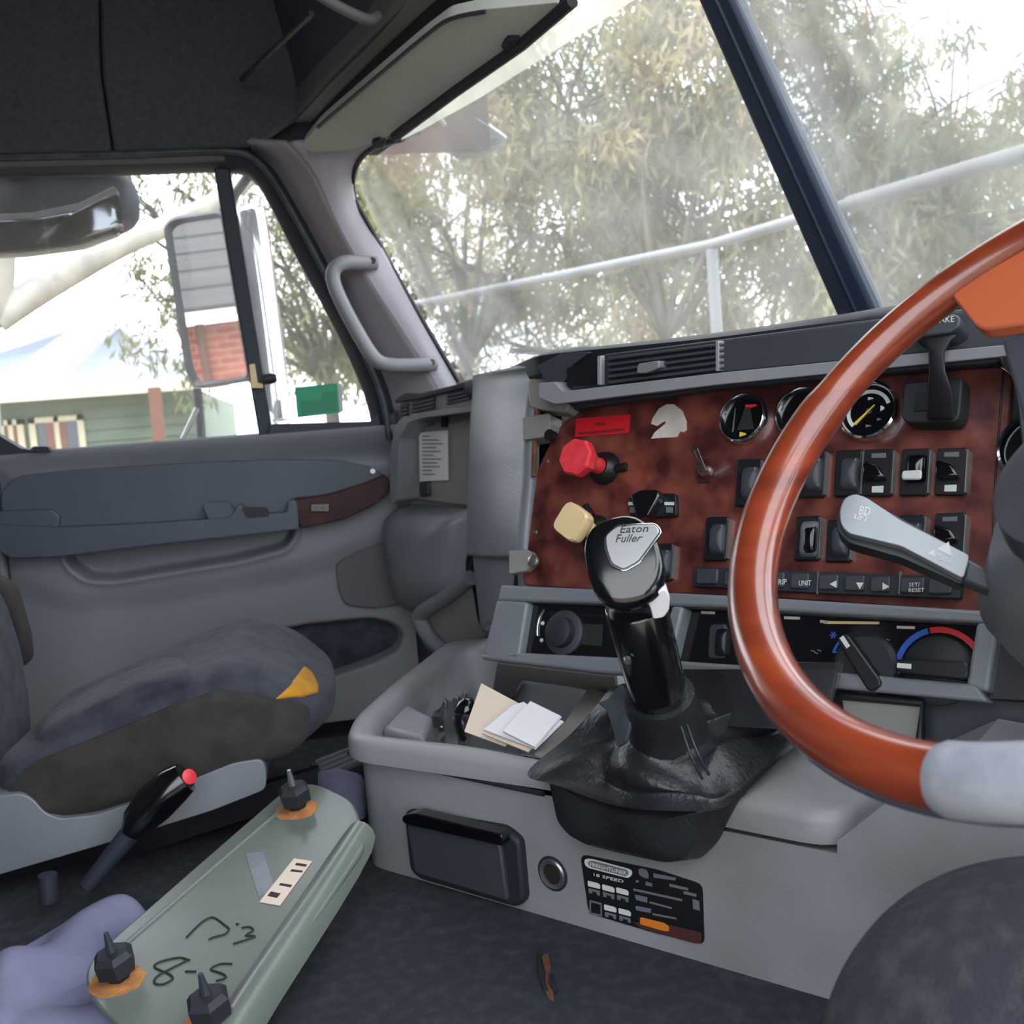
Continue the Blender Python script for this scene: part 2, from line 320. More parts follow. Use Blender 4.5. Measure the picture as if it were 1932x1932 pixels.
belly = [YZ(p) for p in [(20, 1100), (130, 1135), (300, 1118), (560, 1075), (640, 1050), (760, 1010), (760, 900), (20, 900)]]
H = .012 * sm(sdist(belly, GY, GZ), -.035, .03)
H += -.045 * sm(sdist(pocket, GY, GZ), -.004, .012) - .05 * sm(sdist(lower, GY, GZ), -.004, .012)
H += .006 * np.exp(-((sdist(pocket, GY, GZ) + .008) / .007) ** 2)
H += .028 * sm(GZ, .535, .60) - .008 * sm(GZ, .47, .52) * (1 - sm(GZ, .52, .56))
V = [(-1.4 + H[i, j], gy[i], gz[j]) for i in range(190) for j in range(150)]
mesh('door_skin', V, [(i * 150 + j, (i + 1) * 150 + j, (i + 1) * 150 + j + 1, i * 150 + j + 1) for i in range(189) for j in range(149)], 'door_grey', dr, ang=80)
m = MB(); m.box((-1.46, -.265, .26), (0, 1, 0), (0, 0, 1), (1, 0, 0), .45, .345, .04); m.out('door_core', 'door_grey', dr, smooth=False)
m = MB(); m.box((-1.385, -.80, .26), (0, 1, 0), (0, 0, 1), (1, 0, 0), .095, .40, .08); m.out('rear_pillar_trim', 'door_grey', dr, bevel=.01)
slab('armrest_panel', fillet([(8, 925), (40, 897), (150, 885), (350, 873), (520, 866), (640, 868), (700, 880), (726, 898), (722, 912), (640, 932), (545, 940), (545, 972), (300, 990), (140, 1000), (14, 1004)], 14), DOOR, .03, 'door_dark', dr, off=.028, bevel=.008, seg=3)
slab('armrest', fillet([(10, 985), (135, 990), (300, 982), (440, 972), (456, 945), (478, 968), (545, 962), (545, 940), (562, 940), (566, 993), (300, 1022), (130, 1043), (40, 1046), (14, 1030)], 7), DOOR, .08, 'door_dark', dr, off=.075, bevel=.012, seg=3)
slab('armrest_step', fillet([(8, 962), (108, 958), (124, 972), (118, 1000), (14, 1002)], 6), DOOR, .05, 'door_dark', dr, off=.05, bevel=.008, seg=3)
slab('pull_cup', fillet([(388, 950), (397, 945), (437, 944), (444, 956), (460, 974), (400, 978)], 5), DOOR, .03, 'door_dark', dr, off=.062, bevel=.006)
slab('switch_well', fillet([(460, 954), (506, 954), (512, 970), (470, 973)], 4), DOOR, .02, 'black_soft', dr, off=.0765)
wt = slab('wood_trim', fillet([(553, 940), (620, 930), (690, 908), (724, 893), (732, 905), (730, 925), (705, 948), (650, 975), (572, 992), (566, 984)], 8), DOOR, .07, 'burl_dark', dr, off=.07, bevel=.008, seg=3, label='dark glossy wood-look trim')
slab('lock_switch', rect(586, 946, 622, 962), DOOR, .01, 'black_gloss', wt, off=.074, bevel=.002)
for x in (593, 605): slab('switch_mark', [(x, 956), (x + 4, 950), (x + 8, 956)], DOOR, .002, 'grey_print', wt, off=.0755)
slab('speaker_grille', fillet([(632, 1062), (680, 1036), (746, 1014), (760, 1060), (770, 1138), (700, 1147), (650, 1140), (638, 1112)], 12), DOOR, .02, 'speaker_cloth', dr, off=.016, bevel=.004, label='brownish speaker cloth panel')
slab('pocket_shade', lower_px := fillet([(500, 1196), (580, 1181), (700, 1170), (742, 1180), (757, 1201), (745, 1226), (700, 1248), (600, 1279), (520, 1294), (450, 1294)], 14), DOOR, .004, 'seat', dr, off=-.036, label='dark sheet painting the shade inside the door pocket')  # dark fabric sheet puts the pocket's shade into colour
slab('sill_clip', fillet([(72, 842), (100, 842), (106, 852), (66, 852)], 3), DOOR, .02, 'rubber', dr, off=.045, bevel=.003)
MB().tube([U(702, 888, DOOR) + A((.03, 0, 0)), U(702, 888, DOOR) + A((.036, 0, 0))], .006).out('screw', 'steel', dr)
# door frame round the glass
w1 = thing('window_1', 'passenger door window with dark frame and slim divider bar', None, (-1.43, -.25, .6), kind=S)
outer = spline([(-140, 293), (60, 289), (250, 285), (430, 279), (490, 296), (540, 352), (600, 455), (650, 555), (700, 660), (738, 752), (750, 840)], 4)
inner = spline([(-140, 326), (60, 322), (250, 318), (425, 314), (476, 332), (510, 385), (556, 475), (605, 565), (650, 655), (688, 742), (704, 806)], 4)
F0 = [U(*p, DOOR) for p in outer]; F1 = [U(*p, DOOR) for p in inner]; n = len(F0)
MB().rings([[p + A((dx, 0, 0)) for p in L] for L, dx in ((F0, -.06), (F0, .005), ([.7 * a + .3 * b for a, b in zip(F0, F1)], .03), ([.35 * a + .65 * b for a, b in zip(F0, F1)], .012), (F1, -.01), (F1, -.06))], (False, False), False).out('window_frame', 'rubber', w1, ang=70)
MB().tube([.62 * a + .38 * b + A((.03, 0, 0)) for a, b in zip(F0, F1)], .007).out('seal', 'leather_worn', w1)
slab('headrail', [(-140, 296), (200, 290), (425, 284), (425, 306), (200, 312), (-140, 320)], DOOR, .05, 'speaker_cloth', w1, off=.02, bevel=.004)
slab('divider_bar', [(402, 310), (432, 312), (458, 470), (482, 620), (516, 828), (490, 830), (462, 668), (428, 470)], X_(-1.42), .03, 'rubber', w1, bevel=.004)
slab('lower_seal', fillet([(512, 800), (700, 795), (712, 780), (738, 790), (742, 822), (505, 830)], 5), DOOR, .05, 'rubber', w1, off=.01, bevel=.004)
slab('corner_seal', fillet([(-60, 790), (0, 822), (40, 846), (100, 853), (100, 872), (-60, 872)], 5), DOOR, .04, 'rubber', w1, off=.005, bevel=.004)
slab('pane', [(-140, 320), (415, 312), (500, 835), (-140, 870)], X_(-1.44), .004, 'door_glass', w1)
slab('quarter_pane', [(415, 312), (476, 330), (556, 470), (650, 655), (704, 806), (502, 835)], X_(-1.435), .004, 'door_glass', w1)
m = MB(); P = X_(-1.40); m.prism([U(*p, P) for p in [(470, 688), (480, 686), (486, 722), (496, 724), (496, 732), (474, 732)]], (1, 0, 0), .012)
la = thing('window_latch', 'tan and black window latch on the divider bar', 'latch', U(480, 725, P))
m.out('plate', 'cream', la, bevel=.001)
MB().tube([U(498, 716, P), U(512, 714, P), U(522, 713, P)], [.012, .013, .008]).out('knob', 'black_soft', la)
st = thing('sticker', 'green rectangular sticker on the quarter window glass', 'sticker', U(600, 780, X_(-1.43)))
P = X_(-1.431); slab('sheet', [(556, 731), (636, 723), (641, 779), (561, 788)], P, .001, 'green_sticker', st); slab('edge', [(636, 723), (644, 725), (648, 776), (641, 779)], P, .001, 'white_print', st)
slab('print', [(566, 757), (607, 753), (607, 740), (634, 738), (636, 775), (568, 783)], P, .0006, 'green_sticker_dark', st, off=.0006)
# windscreen ---------------------------------------------------------------------
w2 = thing('window_2', 'dusty left windscreen pane in front of the passenger dash', None, U(1300, 660, WSH), kind=S)
ws_px = fillet([(872, 728), (700, 430), (666, 360), (668, 320), (720, 285), (905, 170), (1130, 20), (1330, -120), (1330, -40), (1640, 600), (1300, 660)], 12)
slab('pane', ws_px, WSH, .006, 'windscreen_glass', w2, off=-.012)
W3 = pl(WB, np.cross(A((1.1, -.08, 0)), WT - WB))
w3 = thing('window_3', 'dusty right windscreen pane beyond the steering wheel', None, WB, kind=S)
slab('pane', [(1630, 600), (1230, -260), (1300, -330), (2200, -400), (2300, 520)], W3, .006, 'windscreen_glass', w3, off=-.012)
tag(slab('trim_1', [(1322, -20), (1220, -230), (1284, -230), (1388, -20), (1660, 580), (1658, 610), (1600, 612), (1588, 588)], WSH, .03, 'bar_blue', off=.015, bevel=.006), 'dark blue centre bar between the two windscreen panes', kind=S)
slab('ridge', [(1258, -230), (1264, -230), (1362, -20), (1634, 590), (1628, 590), (1356, -20)], WSH, .01, 'bar_blue', bpy.data.objects['trim_1'], off=.019, bevel=.002)
_ht = U(1252, -230, WSH); m = MB(); m.tube([_ht + A((-.02, .02, .02)), _ht + A((.5, .0, .02)), _ht + A((1.15, -.08, .02))], .05, 12); tag(m.out('trim_4', 'headliner'), 'dark header rail over the right windscreen pane', kind=S)
# A pillar
ap = thing('trim_2', 'grey windscreen pillar between door and windscreen, rear face painted in shade', None, U(760, 740, X_(-1.35)), kind=S)
Lp = [(420, 270), (480, 292), (530, 372), (590, 482), (645, 596), (700, 712), (722, 782)]
Mp = [(540, 268), (592, 330), (634, 420), (690, 520), (745, 605), (800, 690), (840, 760)]
Rp = [(712, 272), (672, 308), (672, 380), (722, 470), (780, 575), (840, 680), (884, 756)]
def half(nm, a, b, mt): return bigrid(nm, [[a[i], .5 * (a[i] + b[i]) + A((.006, -.004, 0)), b[i]] for i in range(7)], mt, ap, n=4, nu=4, solid=.012)
L3 = [U(*p, X_(-1.43)) for p in Lp]; M3 = [U(*p, X_(-1.30)) for p in Mp]; R3 = [U(*p, sh(WSH, .004)) for p in Rp]
half('rear_face', L3, M3, 'pillar_shaded'); half('front_face', M3, R3, 'pillar')
MB().tube(spline([U(*p, sh(WSH, .002)) for p in [(760, 262), (700, 282), (670, 318), (668, 370), (700, 432), (760, 540), (815, 635), (868, 724)]], 5), .006).out('glass_seal', 'black', ap)
# header and overhead shelf
hp = Z_(1.30)
hdx = thing('overhead_shelf', 'dark overhead shelf with rounded grey lower edge above the sun visor', 'shelf', U(640, 120, hp))
slab('lower_edge', spline([(425, 284), (500, 265), (548, 228), (610, 160), (700, 70), (800, -60)], 4) + spline([(900, -60), (742, 84), (625, 198), (585, 242), (540, 275), (470, 292)], 4), hp, .06, 'header', hdx, bevel=.014, seg=3)
B1 = [U(*p, hp) for p in [(425, 284), (500, 265), (548, 228), (610, 160), (700, 70), (860, -110)]]
MB().rings([[p + A((.015, -.0, dz)) - A((0, oy, 0)) for p in spline(B1, 3)] for dz, oy in ((.0, -.012), (.10, .0), (.25, .03), (.42, .05))], (False, False), False).out('shelf_face', 'headliner', hdx, solid=.02)
q = [U(*p, hp) for p in [(490, 212), (625, 100)]]
m = MB(); m.tube([q[0] + A((.03, -.03, .06)), .5 * (q[0] + q[1]) + A((.03, -.03, .06)), q[1] + A((.03, -.03, .06))], .006); m.out('shelf_lip', 'charcoal', hdx)
MB().tube(spline([Dd(560, -40, 1.7), Dd(620, 2, 1.72), Dd(690, 36, 1.76), Dd(712, 30, 1.8)], 5), .009).out('grab_rail', 'header', hdx)
hi = [U(*p, Z_(1.335)) for p in [(500, 268), (570, 190), (690, 70), (820, -60)]]; ho = [U(*p, sh(WSH, -.01)) + A((0, .02, .03)) for p in [(640, 330), (780, 228), (960, 110), (1260, -110)]]
bigrid('header_underside', [[x, .5 * (x + y) + A((0, 0, .03)), y] for x, y in zip(hi, ho)], 'shelf_dark', hdx, n=4, nu=4, solid=-.01)
wt_px = [(736, 266), (780, 228), (930, 130), (1090, 10), (1140, -40), (1260, -40), (1130, 45), (905, 186), (800, 244), (742, 272)]
tag(slab('trim_3', wt_px, WSH, .002, 'sun_strip', off=.006), 'pale beige translucent strip along the top of the windscreen', kind=S)
VP = pl(U(900, 130, WSH) + WSH[1] * .045, np.cross(WE, A((0, -1, .42))))
sv = thing('sun_visor', 'pale green-grey sun visor folded up above the windscreen', 'sun visor', U(720, 270, VP))
slab('visor_panel', fillet([(566, 278), (600, 236), (700, 150), (800, 66), (846, 32), (910, 18), (1058, 4), (1030, 36), (985, 76), (860, 165), (742, 252), (715, 266), (660, 282), (590, 288)], 10), VP, .022, 'visor', sv, bevel=.007, seg=3)
MB().tube([U(*p, sh(VP, .004)) for p in [(745, 258), (860, 172), (985, 84), (1080, 2)]], .010).out('pivot_rod', 'black_soft', sv)
slab('clip', fillet([(948, 78), (958, 66), (982, 66), (972, 80), (955, 88)], 3), VP, .012, 'black_soft', sv, off=.01, bevel=.003)
slab('hinge', fillet([(702, 262), (716, 258), (730, 264), (724, 274), (706, 272)], 3), VP, .014, 'black_soft', sv, off=.008, bevel=.003)
MB().tube(spline([U(*p, sh(VP, .003)) for p in [(600, 240), (700, 154), (800, 70), (850, 36), (915, 22)]], 4), .0035).out('edge_piping', 'charcoal', sv)
# grab handle on pillar
gh = thing('grab_handle', 'grey plastic grab handle on the windscreen pillar', 'handle', U(740, 690, X_(-1.27)))
def gp(x, y, o): return U(x, y, X_(-1.30)) + A((o, -.2 * o, 0))
MB().tube(spline([gp(712, 500, .02), gp(690, 500, .03), gp(655, 503, .05), gp(638, 520, .055), gp(642, 550, .055), gp(668, 605, .055), gp(705, 668, .055), gp(728, 688, .055), gp(760, 692, .05), gp(800, 690, .035), gp(822, 688, .025)], 5), .0155, res=14).out('handle_bar', 'grey', gh)
for x, y, o in ((708, 497, .038), (818, 686, .042)): MB().lathe(gp(x, y, o), (1, -.1, .1), [(.0075, -.004), (.0075, .0015)], 14).out('screw_recess', 'black', gh)

# ================================================================== DASHBOARD
db = thing('dashboard', 'grey dashboard with air vents and an open fuse compartment', 'dashboard', U(930, 1190, WING))
# top pad from the dash edge to the windscreen foot
fe = [(862, 724), (905, 712), (960, 694), (1010, 672), (1060, 662), (1200, 648), (1350, 632), (1500, 612), (1640, 594), (1790, 582), (1960, 562)]
def TE(x, y):
    t = min(max((x - 862) / 150, 0), 1); return Dd(x, y, 2.05 * (1 - t) + t * (1.16 / math.sin(math.radians(50 + math.degrees(math.atan((x - 966) / F)))) ))
fe3 = [TE(*p) for p in fe]
wf = [WA + (WB - WA) * t + A((0, 0, -.02)) for t in np.linspace(0.02, 1, 8)] + [WB + A((.22, -.02, -.02)), WB + A((.4, -.03, -.02)), WB + A((.6, -.05, -.02))]
bigrid('top_pad', [[a + A((0, 0, -.03)), a + A((.004, -.004, -.012)), a, .7 * a + .3 * b + A((0, 0, .006)), b] for a, b in zip(fe3, wf)], 'black_soft', db, n=3, nu=4, solid=.01)
TOPP = sh((DASH[0], _nh), .035)
slab('top_fascia', [(1062, 706), (1140, 668), (1362, 640), (1640, 604), (1960, 566), (1960, 650), (1640, 680), (1360, 706), (1080, 738)], TOPP, .03, 'charcoal', db, bevel=.004)
slab('fascia_ridge', fillet([(1030, 722), (1060, 720), (1075, 738), (1360, 704), (1890, 652), (1960, 645), (1960, 664), (1890, 674), (1360, 726), (1060, 762), (1030, 750)], 4), TOPP, .04, 'grey', db, off=.016, bevel=.005)
vt = slab('air_vent', [(1138, 672), (1362, 644), (1366, 702), (1140, 728)], TOPP, .02, 'black_soft', db, off=.004)
for i in range(5):
    y0 = 674 + i * 11.2; MB().prism([U(x, y, sh(TOPP, .012)) for x, y in [(1146, y0), (1360, y0 - 27), (1360, y0 - 21.5), (1146, y0 + 6)]], TOPP[1], .010).out('slat', 'charcoal', vt, bevel=.001)
for x0, y0, y1 in ((1140, 672, 726), (1362, 644, 700)): slab('vent_side', [(x0 - 3, y0), (x0 + 4, y0 - 1), (x0 + 4, y1), (x0 - 3, y1)], TOPP, .02, 'grey', vt, off=.013, bevel=.001)
slab('vent_knob', fillet([(1222, 686), (1262, 680), (1262, 694), (1236, 704), (1220, 704)], 4), TOPP, .02, 'grey_dash', vt, off=.024, bevel=.003)
slab('dark_opening', [(1072, 694), (1136, 674), (1136, 726), (1072, 728)], TOPP, .01, 'black', db, off=.003)
slab('dash_shoulder', fillet([(1010, 690), (1060, 664), (1110, 664), (1075, 690), (1062, 722), (1030, 726)], 5), TOPP, .05, 'charcoal', db, off=-.004, bevel=.006)
for px, hx, hy, hr in (([(1012, 730), (1022, 722), (1058, 722), (1062, 755), (1092, 772), (1085, 786), (1040, 782), (1016, 776)], 1033, 738, .006), ([(1002, 796), (1054, 788), (1056, 812), (1046, 832), (1004, 838)], 1036, 820, .008)):
    b_ = slab('mounting_bracket', fillet(px, 5), DASH, .03, 'grey_warm', db, off=.022, bevel=.004); MB().lathe(U(hx, hy, sh(DASH, .022)), DASH[1], [(hr, -.01), (hr, .0012)], 14).out('hole', 'black', b_)
b_ = slab('mounting_bracket', fillet([(976, 1044), (1012, 1042), (1022, 1050), (1020, 1072), (1008, 1082), (976, 1088)], 4), DASH, .012, 'grey_warm', db, off=.02, bevel=.003); MB().lathe(U(1008, 1059, sh(DASH, .02)), DASH[1], [(.009, 0), (.009, .004), (.005, .006)], 14).out('screw', 'steel', b_)
# column cover between dash panel and passenger side
Rr = [(1006, 690), (1016, 712), (1004, 770), (1000, 850), (998, 900), (988, 1000), (986, 1050), (984, 1100), (975, 1140)]
Lr = [(900, 712), (897, 740), (896, 780), (894, 850), (893, 900), (890, 985), (890, 1040), (900, 1110), (915, 1195)]
CC = []
for (a, b), (c, d) in zip(Rr, Lr):
    r3, l3 = Dd(a, b, 1.50 - .0002 * (b - 780)), Dd(c, d, 1.99); CC.append([l3, .66 * l3 + .34 * r3 + A((.0, -.035, 0)), .3 * l3 + .7 * r3 + A((.01, -.03, 0)), r3])
bigrid('column_cover', CC[:7], 'grey_dash', db, n=4, nu=5, solid=.015)
bigrid('lower_column_cover', [[p + A((0, .012, -.004)) for p in c] for c in CC[5:]], 'grey_dash', db, n=4, nu=5, solid=.015)
MB().tube([c[-1] + A((.004, .006, 0)) for c in CC[2:5]], .004).out('panel_edge', 'foam', db, label='tan raw edge of the column cover')
MB().prism([U(*p, sh(DASH, -.03)) for p in [(1000, 740), (1060, 740), (1060, 830), (1030, 900), (1010, 1110), (968, 1110), (985, 960)]], DASH[1], .02).out('gap_backing', 'black', db)
# passenger wing with vents, open compartment and knee bolster
slab('wing_body', fillet([(742, 830), (760, 765), (905, 735), (905, 1200), (860, 1260), (800, 1220), (760, 1090), (742, 960)], 12), sh(WING, -.10), .05, 'grey_dash', db)
fr = fillet([(735, 860), (744, 806), (764, 782), (898, 764), (898, 776), (800, 788), (770, 798), (752, 830), (750, 945), (736, 952)], 6)
slab('compartment_frame', fr, WING, .10, 'silver_grey', db, bevel=.005, seg=3)
bk = slab('compartment_back', [(750, 800), (898, 770), (896, 962), (750, 962)], sh(WING, -.07), .01, 'grey_warm', db)
slab('fuse_cover', fillet([(772, 812), (838, 798), (842, 800), (890, 790), (890, 955), (776, 940)], 3), sh(WING, -.055), .015, 'grey_warm', db, bevel=.003)
slab('cable_slot', rect(832, 786, 842, 806), sh(WING, -.05), .004, 'black', db)
for y in (812, 905): slab('hinge_hook', fillet([(772, y), (782, y), (784, y + 26), (778, y + 30), (772, y + 24)], 2), sh(WING, -.045), .01, 'grey', db, bevel=.001)
slab('label_sheet', [(790, 816), (844, 812), (846, 906), (792, 908)], sh(WING, -.049), .001, 'paper', db, label='white printed fuse chart')
for i in range(11): slab('print_line', rect(797, 822 + i * 7.2, 797 + (14, 30, 38, 26, 34, 20, 36, 28, 33, 18, 24)[i], 824 + i * 7.2), sh(WING, -.0485), .0003, 'grey_print', db)
slab('terminal', fillet([(790, 912), (806, 908), (808, 936), (792, 938)], 3), sh(WING, -.046), .01, 'charcoal', db, bevel=.002)
tv = slab('side_vent', [(752, 756), (905, 720), (907, 764), (752, 786)], sh(WING, .0), .02, 'grey_dash', db, bevel=.003)
for (a, b) in ((757, 772), (780, 822), (846, 890)):
    ya = 756 - (a - 752) * .235; yb = 756 - (b - 752) * .235
    slab('vent_opening', [(a, ya + 8), (b, yb + 8), (b, yb + 34 - (b - 752) * .03), (a, ya + 30)], WING, .003, 'black', tv, off=.002)
    for k in range(3): slab('slat', [(a, ya + 12 + 7 * k), (b, yb + 12 + 7 * k), (b, yb + 15 + 7 * k), (a, ya + 15 + 7 * k)], WING, .004, 'charcoal', tv, off=.006)
slab('pad_flap', fillet([(752, 752), (772, 740), (800, 742), (905, 716), (905, 726), (800, 752), (752, 760)], 3), WING, .06, 'black_soft', db, off=.01, bevel=.004)
pillow('knee_bolster', [(740, 968), (760, 952), (892, 960), (890, 1030), (884, 1100), (872, 1130), (800, 1165), (770, 1140), (752, 1070)], sh(WING, -.05), .075, 'grey_dash', db, r=18, base=.06)
slab('lower_pocket_side', [(790, 1158), (888, 1092), (905, 1100), (925, 1195), (850, 1235), (800, 1215)], sh(WING, .01), .02, 'grey_warm', db, bevel=.004)
MB().tube(spline([U(*p, sh(WING, .05)) for p in [(888, 1090), (840, 1128), (796, 1156), (792, 1172), (812, 1205), (836, 1228)]], 5), .016).out('pocket_lip', 'grey_dash', db)
MB().tube(spline([U(*p, sh(WING, .03)) for p in [(884, 1088), (883, 1062), (888, 1044), (896, 1050), (890, 1078), (900, 1120), (906, 1160), (916, 1188)]], 5), .008, flat=.6).out('strap', 'black', db, label='black strap hanging by the column cover')

# wood instrument panel ------------------------------------------------------------
ip = thing('burl_dashboard', 'dark red burl wood panel with gauges, rocker switches and air brake knobs', 'control panel', U(1430, 1120, DASH))
slab('panel_board', fillet([(1012, 890), (1040, 830), (1062, 796), (1095, 775), (1200, 752), (1400, 730), (1890, 690), (1912, 712), (1892, 900), (1884, 1160), (1500, 1130), (1130, 1114), (984, 1104), (988, 1050)], 14), DASH, .012, 'burl', ip, bevel=.002)
slab('top_shadow_rail', [(1062, 756), (1360, 724), (1890, 672), (1890, 690), (1360, 738), (1090, 776)], DASH, .02, 'charcoal', ip, off=.012, bevel=.003)
MB().tube([U(*p, sh(DASH, .001)) for p in [(1893, 700), (1878, 900), (1868, 1150)]], .001).out('panel_seam', 'black', ip)
def gauge(px, py, rr, kind):
    c = U(px, py, DASH); s = np.linalg.norm(c - CP) / F; r = rr * s
    g = MB().lathe(c, DASH[1], [(r, 0), (r, .008), (r * .97, .014), (r * .9, .016), (r * .84, .012), (r * .82, .006)], 40, (True, False)).out('gauge', 'chrome', ip)
    e1, e2 = DU, DV; fp = c + DASH[1] * .006
    MB().lathe(c, DASH[1], [(r * .83, .004), (r * .83, .006)], 32).out('dial', 'black_gloss', g)
    def arc(nm, r0, r1, a0, a1, mt, k=24):
        m = MB(); pts = [(math.radians(a), q) for q in (0, 1) for a in (np.linspace(a0, a1, k) if not q else np.linspace(a1, a0, k))]
        m.prism([fp + DASH[1] * .0012 + (r * (r1 if q else r0)) * (math.cos(a) * e1 + math.sin(a) * e2) for a, q in pts], DASH[1], .001); m.out(nm, mt, g)
    def bar(nm, x0, y0, x1, y1, w, mt):
        a, b = A((x0, y0)), A((x1, y1)); d = nrm(b - a); p = A((-d[1], d[0])) * w
        MB().prism([fp + DASH[1] * .0016 + r * (q[0] * e1 + q[1] * e2) for q in (a - p, b - p * .3, b + p * .3, a + p)], DASH[1], .001).out(nm, mt, g)
    if kind == 'dial':
        arc('scale', .60, .72, 225, 20, 'white_print'); bar('needle', -.42, -.42, .18, .2, .05, 'yellow_print'); arc('needle_hub', 0.0, .1, 0, 350, 'charcoal')
        bar('numeral', -.05, .42, .12, .42, .05, 'white_print'); bar('numeral', .38, .06, .5, .06, .1, 'white_print'); bar('numeral', -.05, -.5, .12, -.5, .05, 'grey_print'); bar('numeral', .3, -.3, .42, -.3, .05, 'grey_print')
    elif kind == 'digital':
        bar('screen', .12, -.45, .12, .45, .34, 'lcd'); bar('screen_edge', -.4, -.5, -.4, .45, .03, 'grey_print'); bar('warning_mark', .02, .45, .48, .5, .10, 'lamp_red'); bar('logo_mark', -.1, -.62, .16, -.62, .10, 'yellow_print')
    return g
gauge(1408, 793, 48, 'digital'); gauge(1518, 784, 50, 'plain'); gauge(1643, 779, 55, 'dial')
gauge(1965, 850, 66, 'plain')
def quadpx(cx, cy, w, h): return [(cx - w / 2, cy - h / 2 + .02 * w), (cx + w / 2, cy - h / 2 - .02 * w), (cx + w / 2 - .06 * h, cy + h / 2), (cx - w / 2 - .06 * h, cy + h / 2)]
def switch(cx, cy, w=46, h=86, kind=0):
    s = slab('rocker_switch', fillet(quadpx(cx, cy, w, h), 4), DASH, .01, 'black', ip, off=.006, bevel=.002)
    slab('edge_trim', [(cx + w / 2 + 1, cy - h / 2 + 4), (cx + w / 2 + 4, cy - h / 2 + 4), (cx + w / 2 - 1, cy + h / 2 - 4), (cx + w / 2 - 4, cy + h / 2 - 4)], DASH, .008, 'steel', s, off=.008)
    if kind == 0:
        pillow('rocker', quadpx(cx, cy, w * .72, h * .72), sh(DASH, .006), .010, 'charcoal', s, r=9, rings=4); slab('rim_highlight', [(cx + w * .26, cy - h * .28), (cx + w * .34, cy - h * .3), (cx + w * .30, cy + h * .3), (cx + w * .22, cy + h * .3)], DASH, .006, 'grey_print', s, off=.013, bevel=.001)
    elif kind == 1:
        pillow('rocker', quadpx(cx, cy, w * .74, h * .8), sh(DASH, .006), .010, 'grey_print', s, r=9, rings=4); pillow('rocker_face', quadpx(cx, cy, w * .5, h * .62), sh(DASH, .012), .005, 'black_gloss', s, r=8, rings=3)
    elif kind == 2:
        pillow('rocker', quadpx(cx, cy - h * .1, w * .74, h * .6), sh(DASH, .006), .010, 'black_gloss', s, r=7, rings=4); slab('white_end', fillet(quadpx(cx - 1, cy + h * .12, w * .72, h * .2), 6), DASH, .004, 'white_print', s, off=.018, bevel=.002)
    elif kind == 3:
        slab('rocker', [(cx - w * .45, cy - h * .2), (cx + w * .1, cy - h * .1), (cx + w * .34, cy + h * .16), (cx - w * .48, cy + h * .2)], DASH, .012, 'black_gloss', s, off=.018, bevel=.003)
        slab('print', quadpx(cx, cy - h * .36, w * .5, h * .1), DASH, .0005, 'grey_print', s, off=.0065); slab('print', quadpx(cx - 2, cy + h * .36, w * .4, h * .14), DASH, .0005, 'white_print', s, off=.0065)
    return s
for cx, cy, w, h, k in ((1418, 912, 46, 88, 0), (1538, 896, 48, 88, 0), (1606, 895, 50, 88, 0), (1662, 894, 54, 88, 3), (1731, 893, 52, 88, 2), (1799, 892, 56, 88, 3),
                        (1357, 1018, 42, 82, 0), (1529, 1017, 46, 84, 1), (1588, 1022, 46, 80, 0), (1724, 1016, 48, 84, 0), (1796, 1012, 56, 84, 3), (1256, 1062, 36, 70, 0)):
    switch(cx, cy, w, h, k)
dsw = slab('double_switch', fillet([(1192, 942), (1212, 932), (1280, 934), (1282, 976), (1194, 980)], 4), DASH, .01, 'black', ip, off=.008, bevel=.003)
slab('guard', fillet([(1206, 942), (1226, 932), (1258, 932), (1262, 944), (1240, 984), (1218, 984)], 5), DASH, .02, 'black_gloss', dsw, off=.024, bevel=.004)
for x in (1192, 1260): slab('print', rect(x, 950, x + 18, 956), DASH, .0005, 'white_print', dsw, off=.0085); slab('print', rect(x + 3, 959, x + 16, 970), DASH, .0005, 'grey_print', dsw, off=.0085)
bs = slab('button_strip', fillet([(1316, 1072), (1560, 1082), (1822, 1092), (1816, 1132), (1556, 1122), (1314, 1108)], 3), DASH, .012, 'black_soft', ip, off=.01, bevel=.002)
for cx, cy, w, s_ in ((1345, 1091, 40, ''), (1397, 1094, 40, ''), (1473, 1098, 34, 'TRIP'), (1519, 1100, 34, 'UNIT'), (1573, 1102, 36, '<'), (1622, 1104, 36, 'v'), (1670, 1106, 36, '>'), (1730, 1108, 44, 'SET/\nRESET'), (1782, 1110, 44, '')):
    b_ = slab('push_button', fillet(quadpx(cx, cy, w, 28), 5), DASH, .006, 'charcoal', bs, off=.0145, bevel=.002)
    P = sh(DASH, .0152)
    if s_ in ('<', 'v', '>') and s_: slab('arrow_mark', {'<': [(cx - 8, cy), (cx + 5, cy - 7), (cx + 5, cy + 7)], '>': [(cx + 8, cy + 1), (cx - 5, cy - 7), (cx - 5, cy + 7)], 'v': [(cx, cy + 8), (cx - 7, cy - 5), (cx + 7, cy - 5)]}[s_], P, .0006, 'white_print', bs)
    elif s_:
        hh = 9 if '\n' in s_ else 5; ptext('lettering', s_, quadpx(cx, cy, w * .68, hh * 2), P, 0, 'white_print', bs)
for x in (1550, 1704): slab('strip_joint', [(x, 1082), (x + 3, 1082), (x + 1, 1124), (x - 2, 1124)], DASH, .004, 'steel', bs, off=.012)
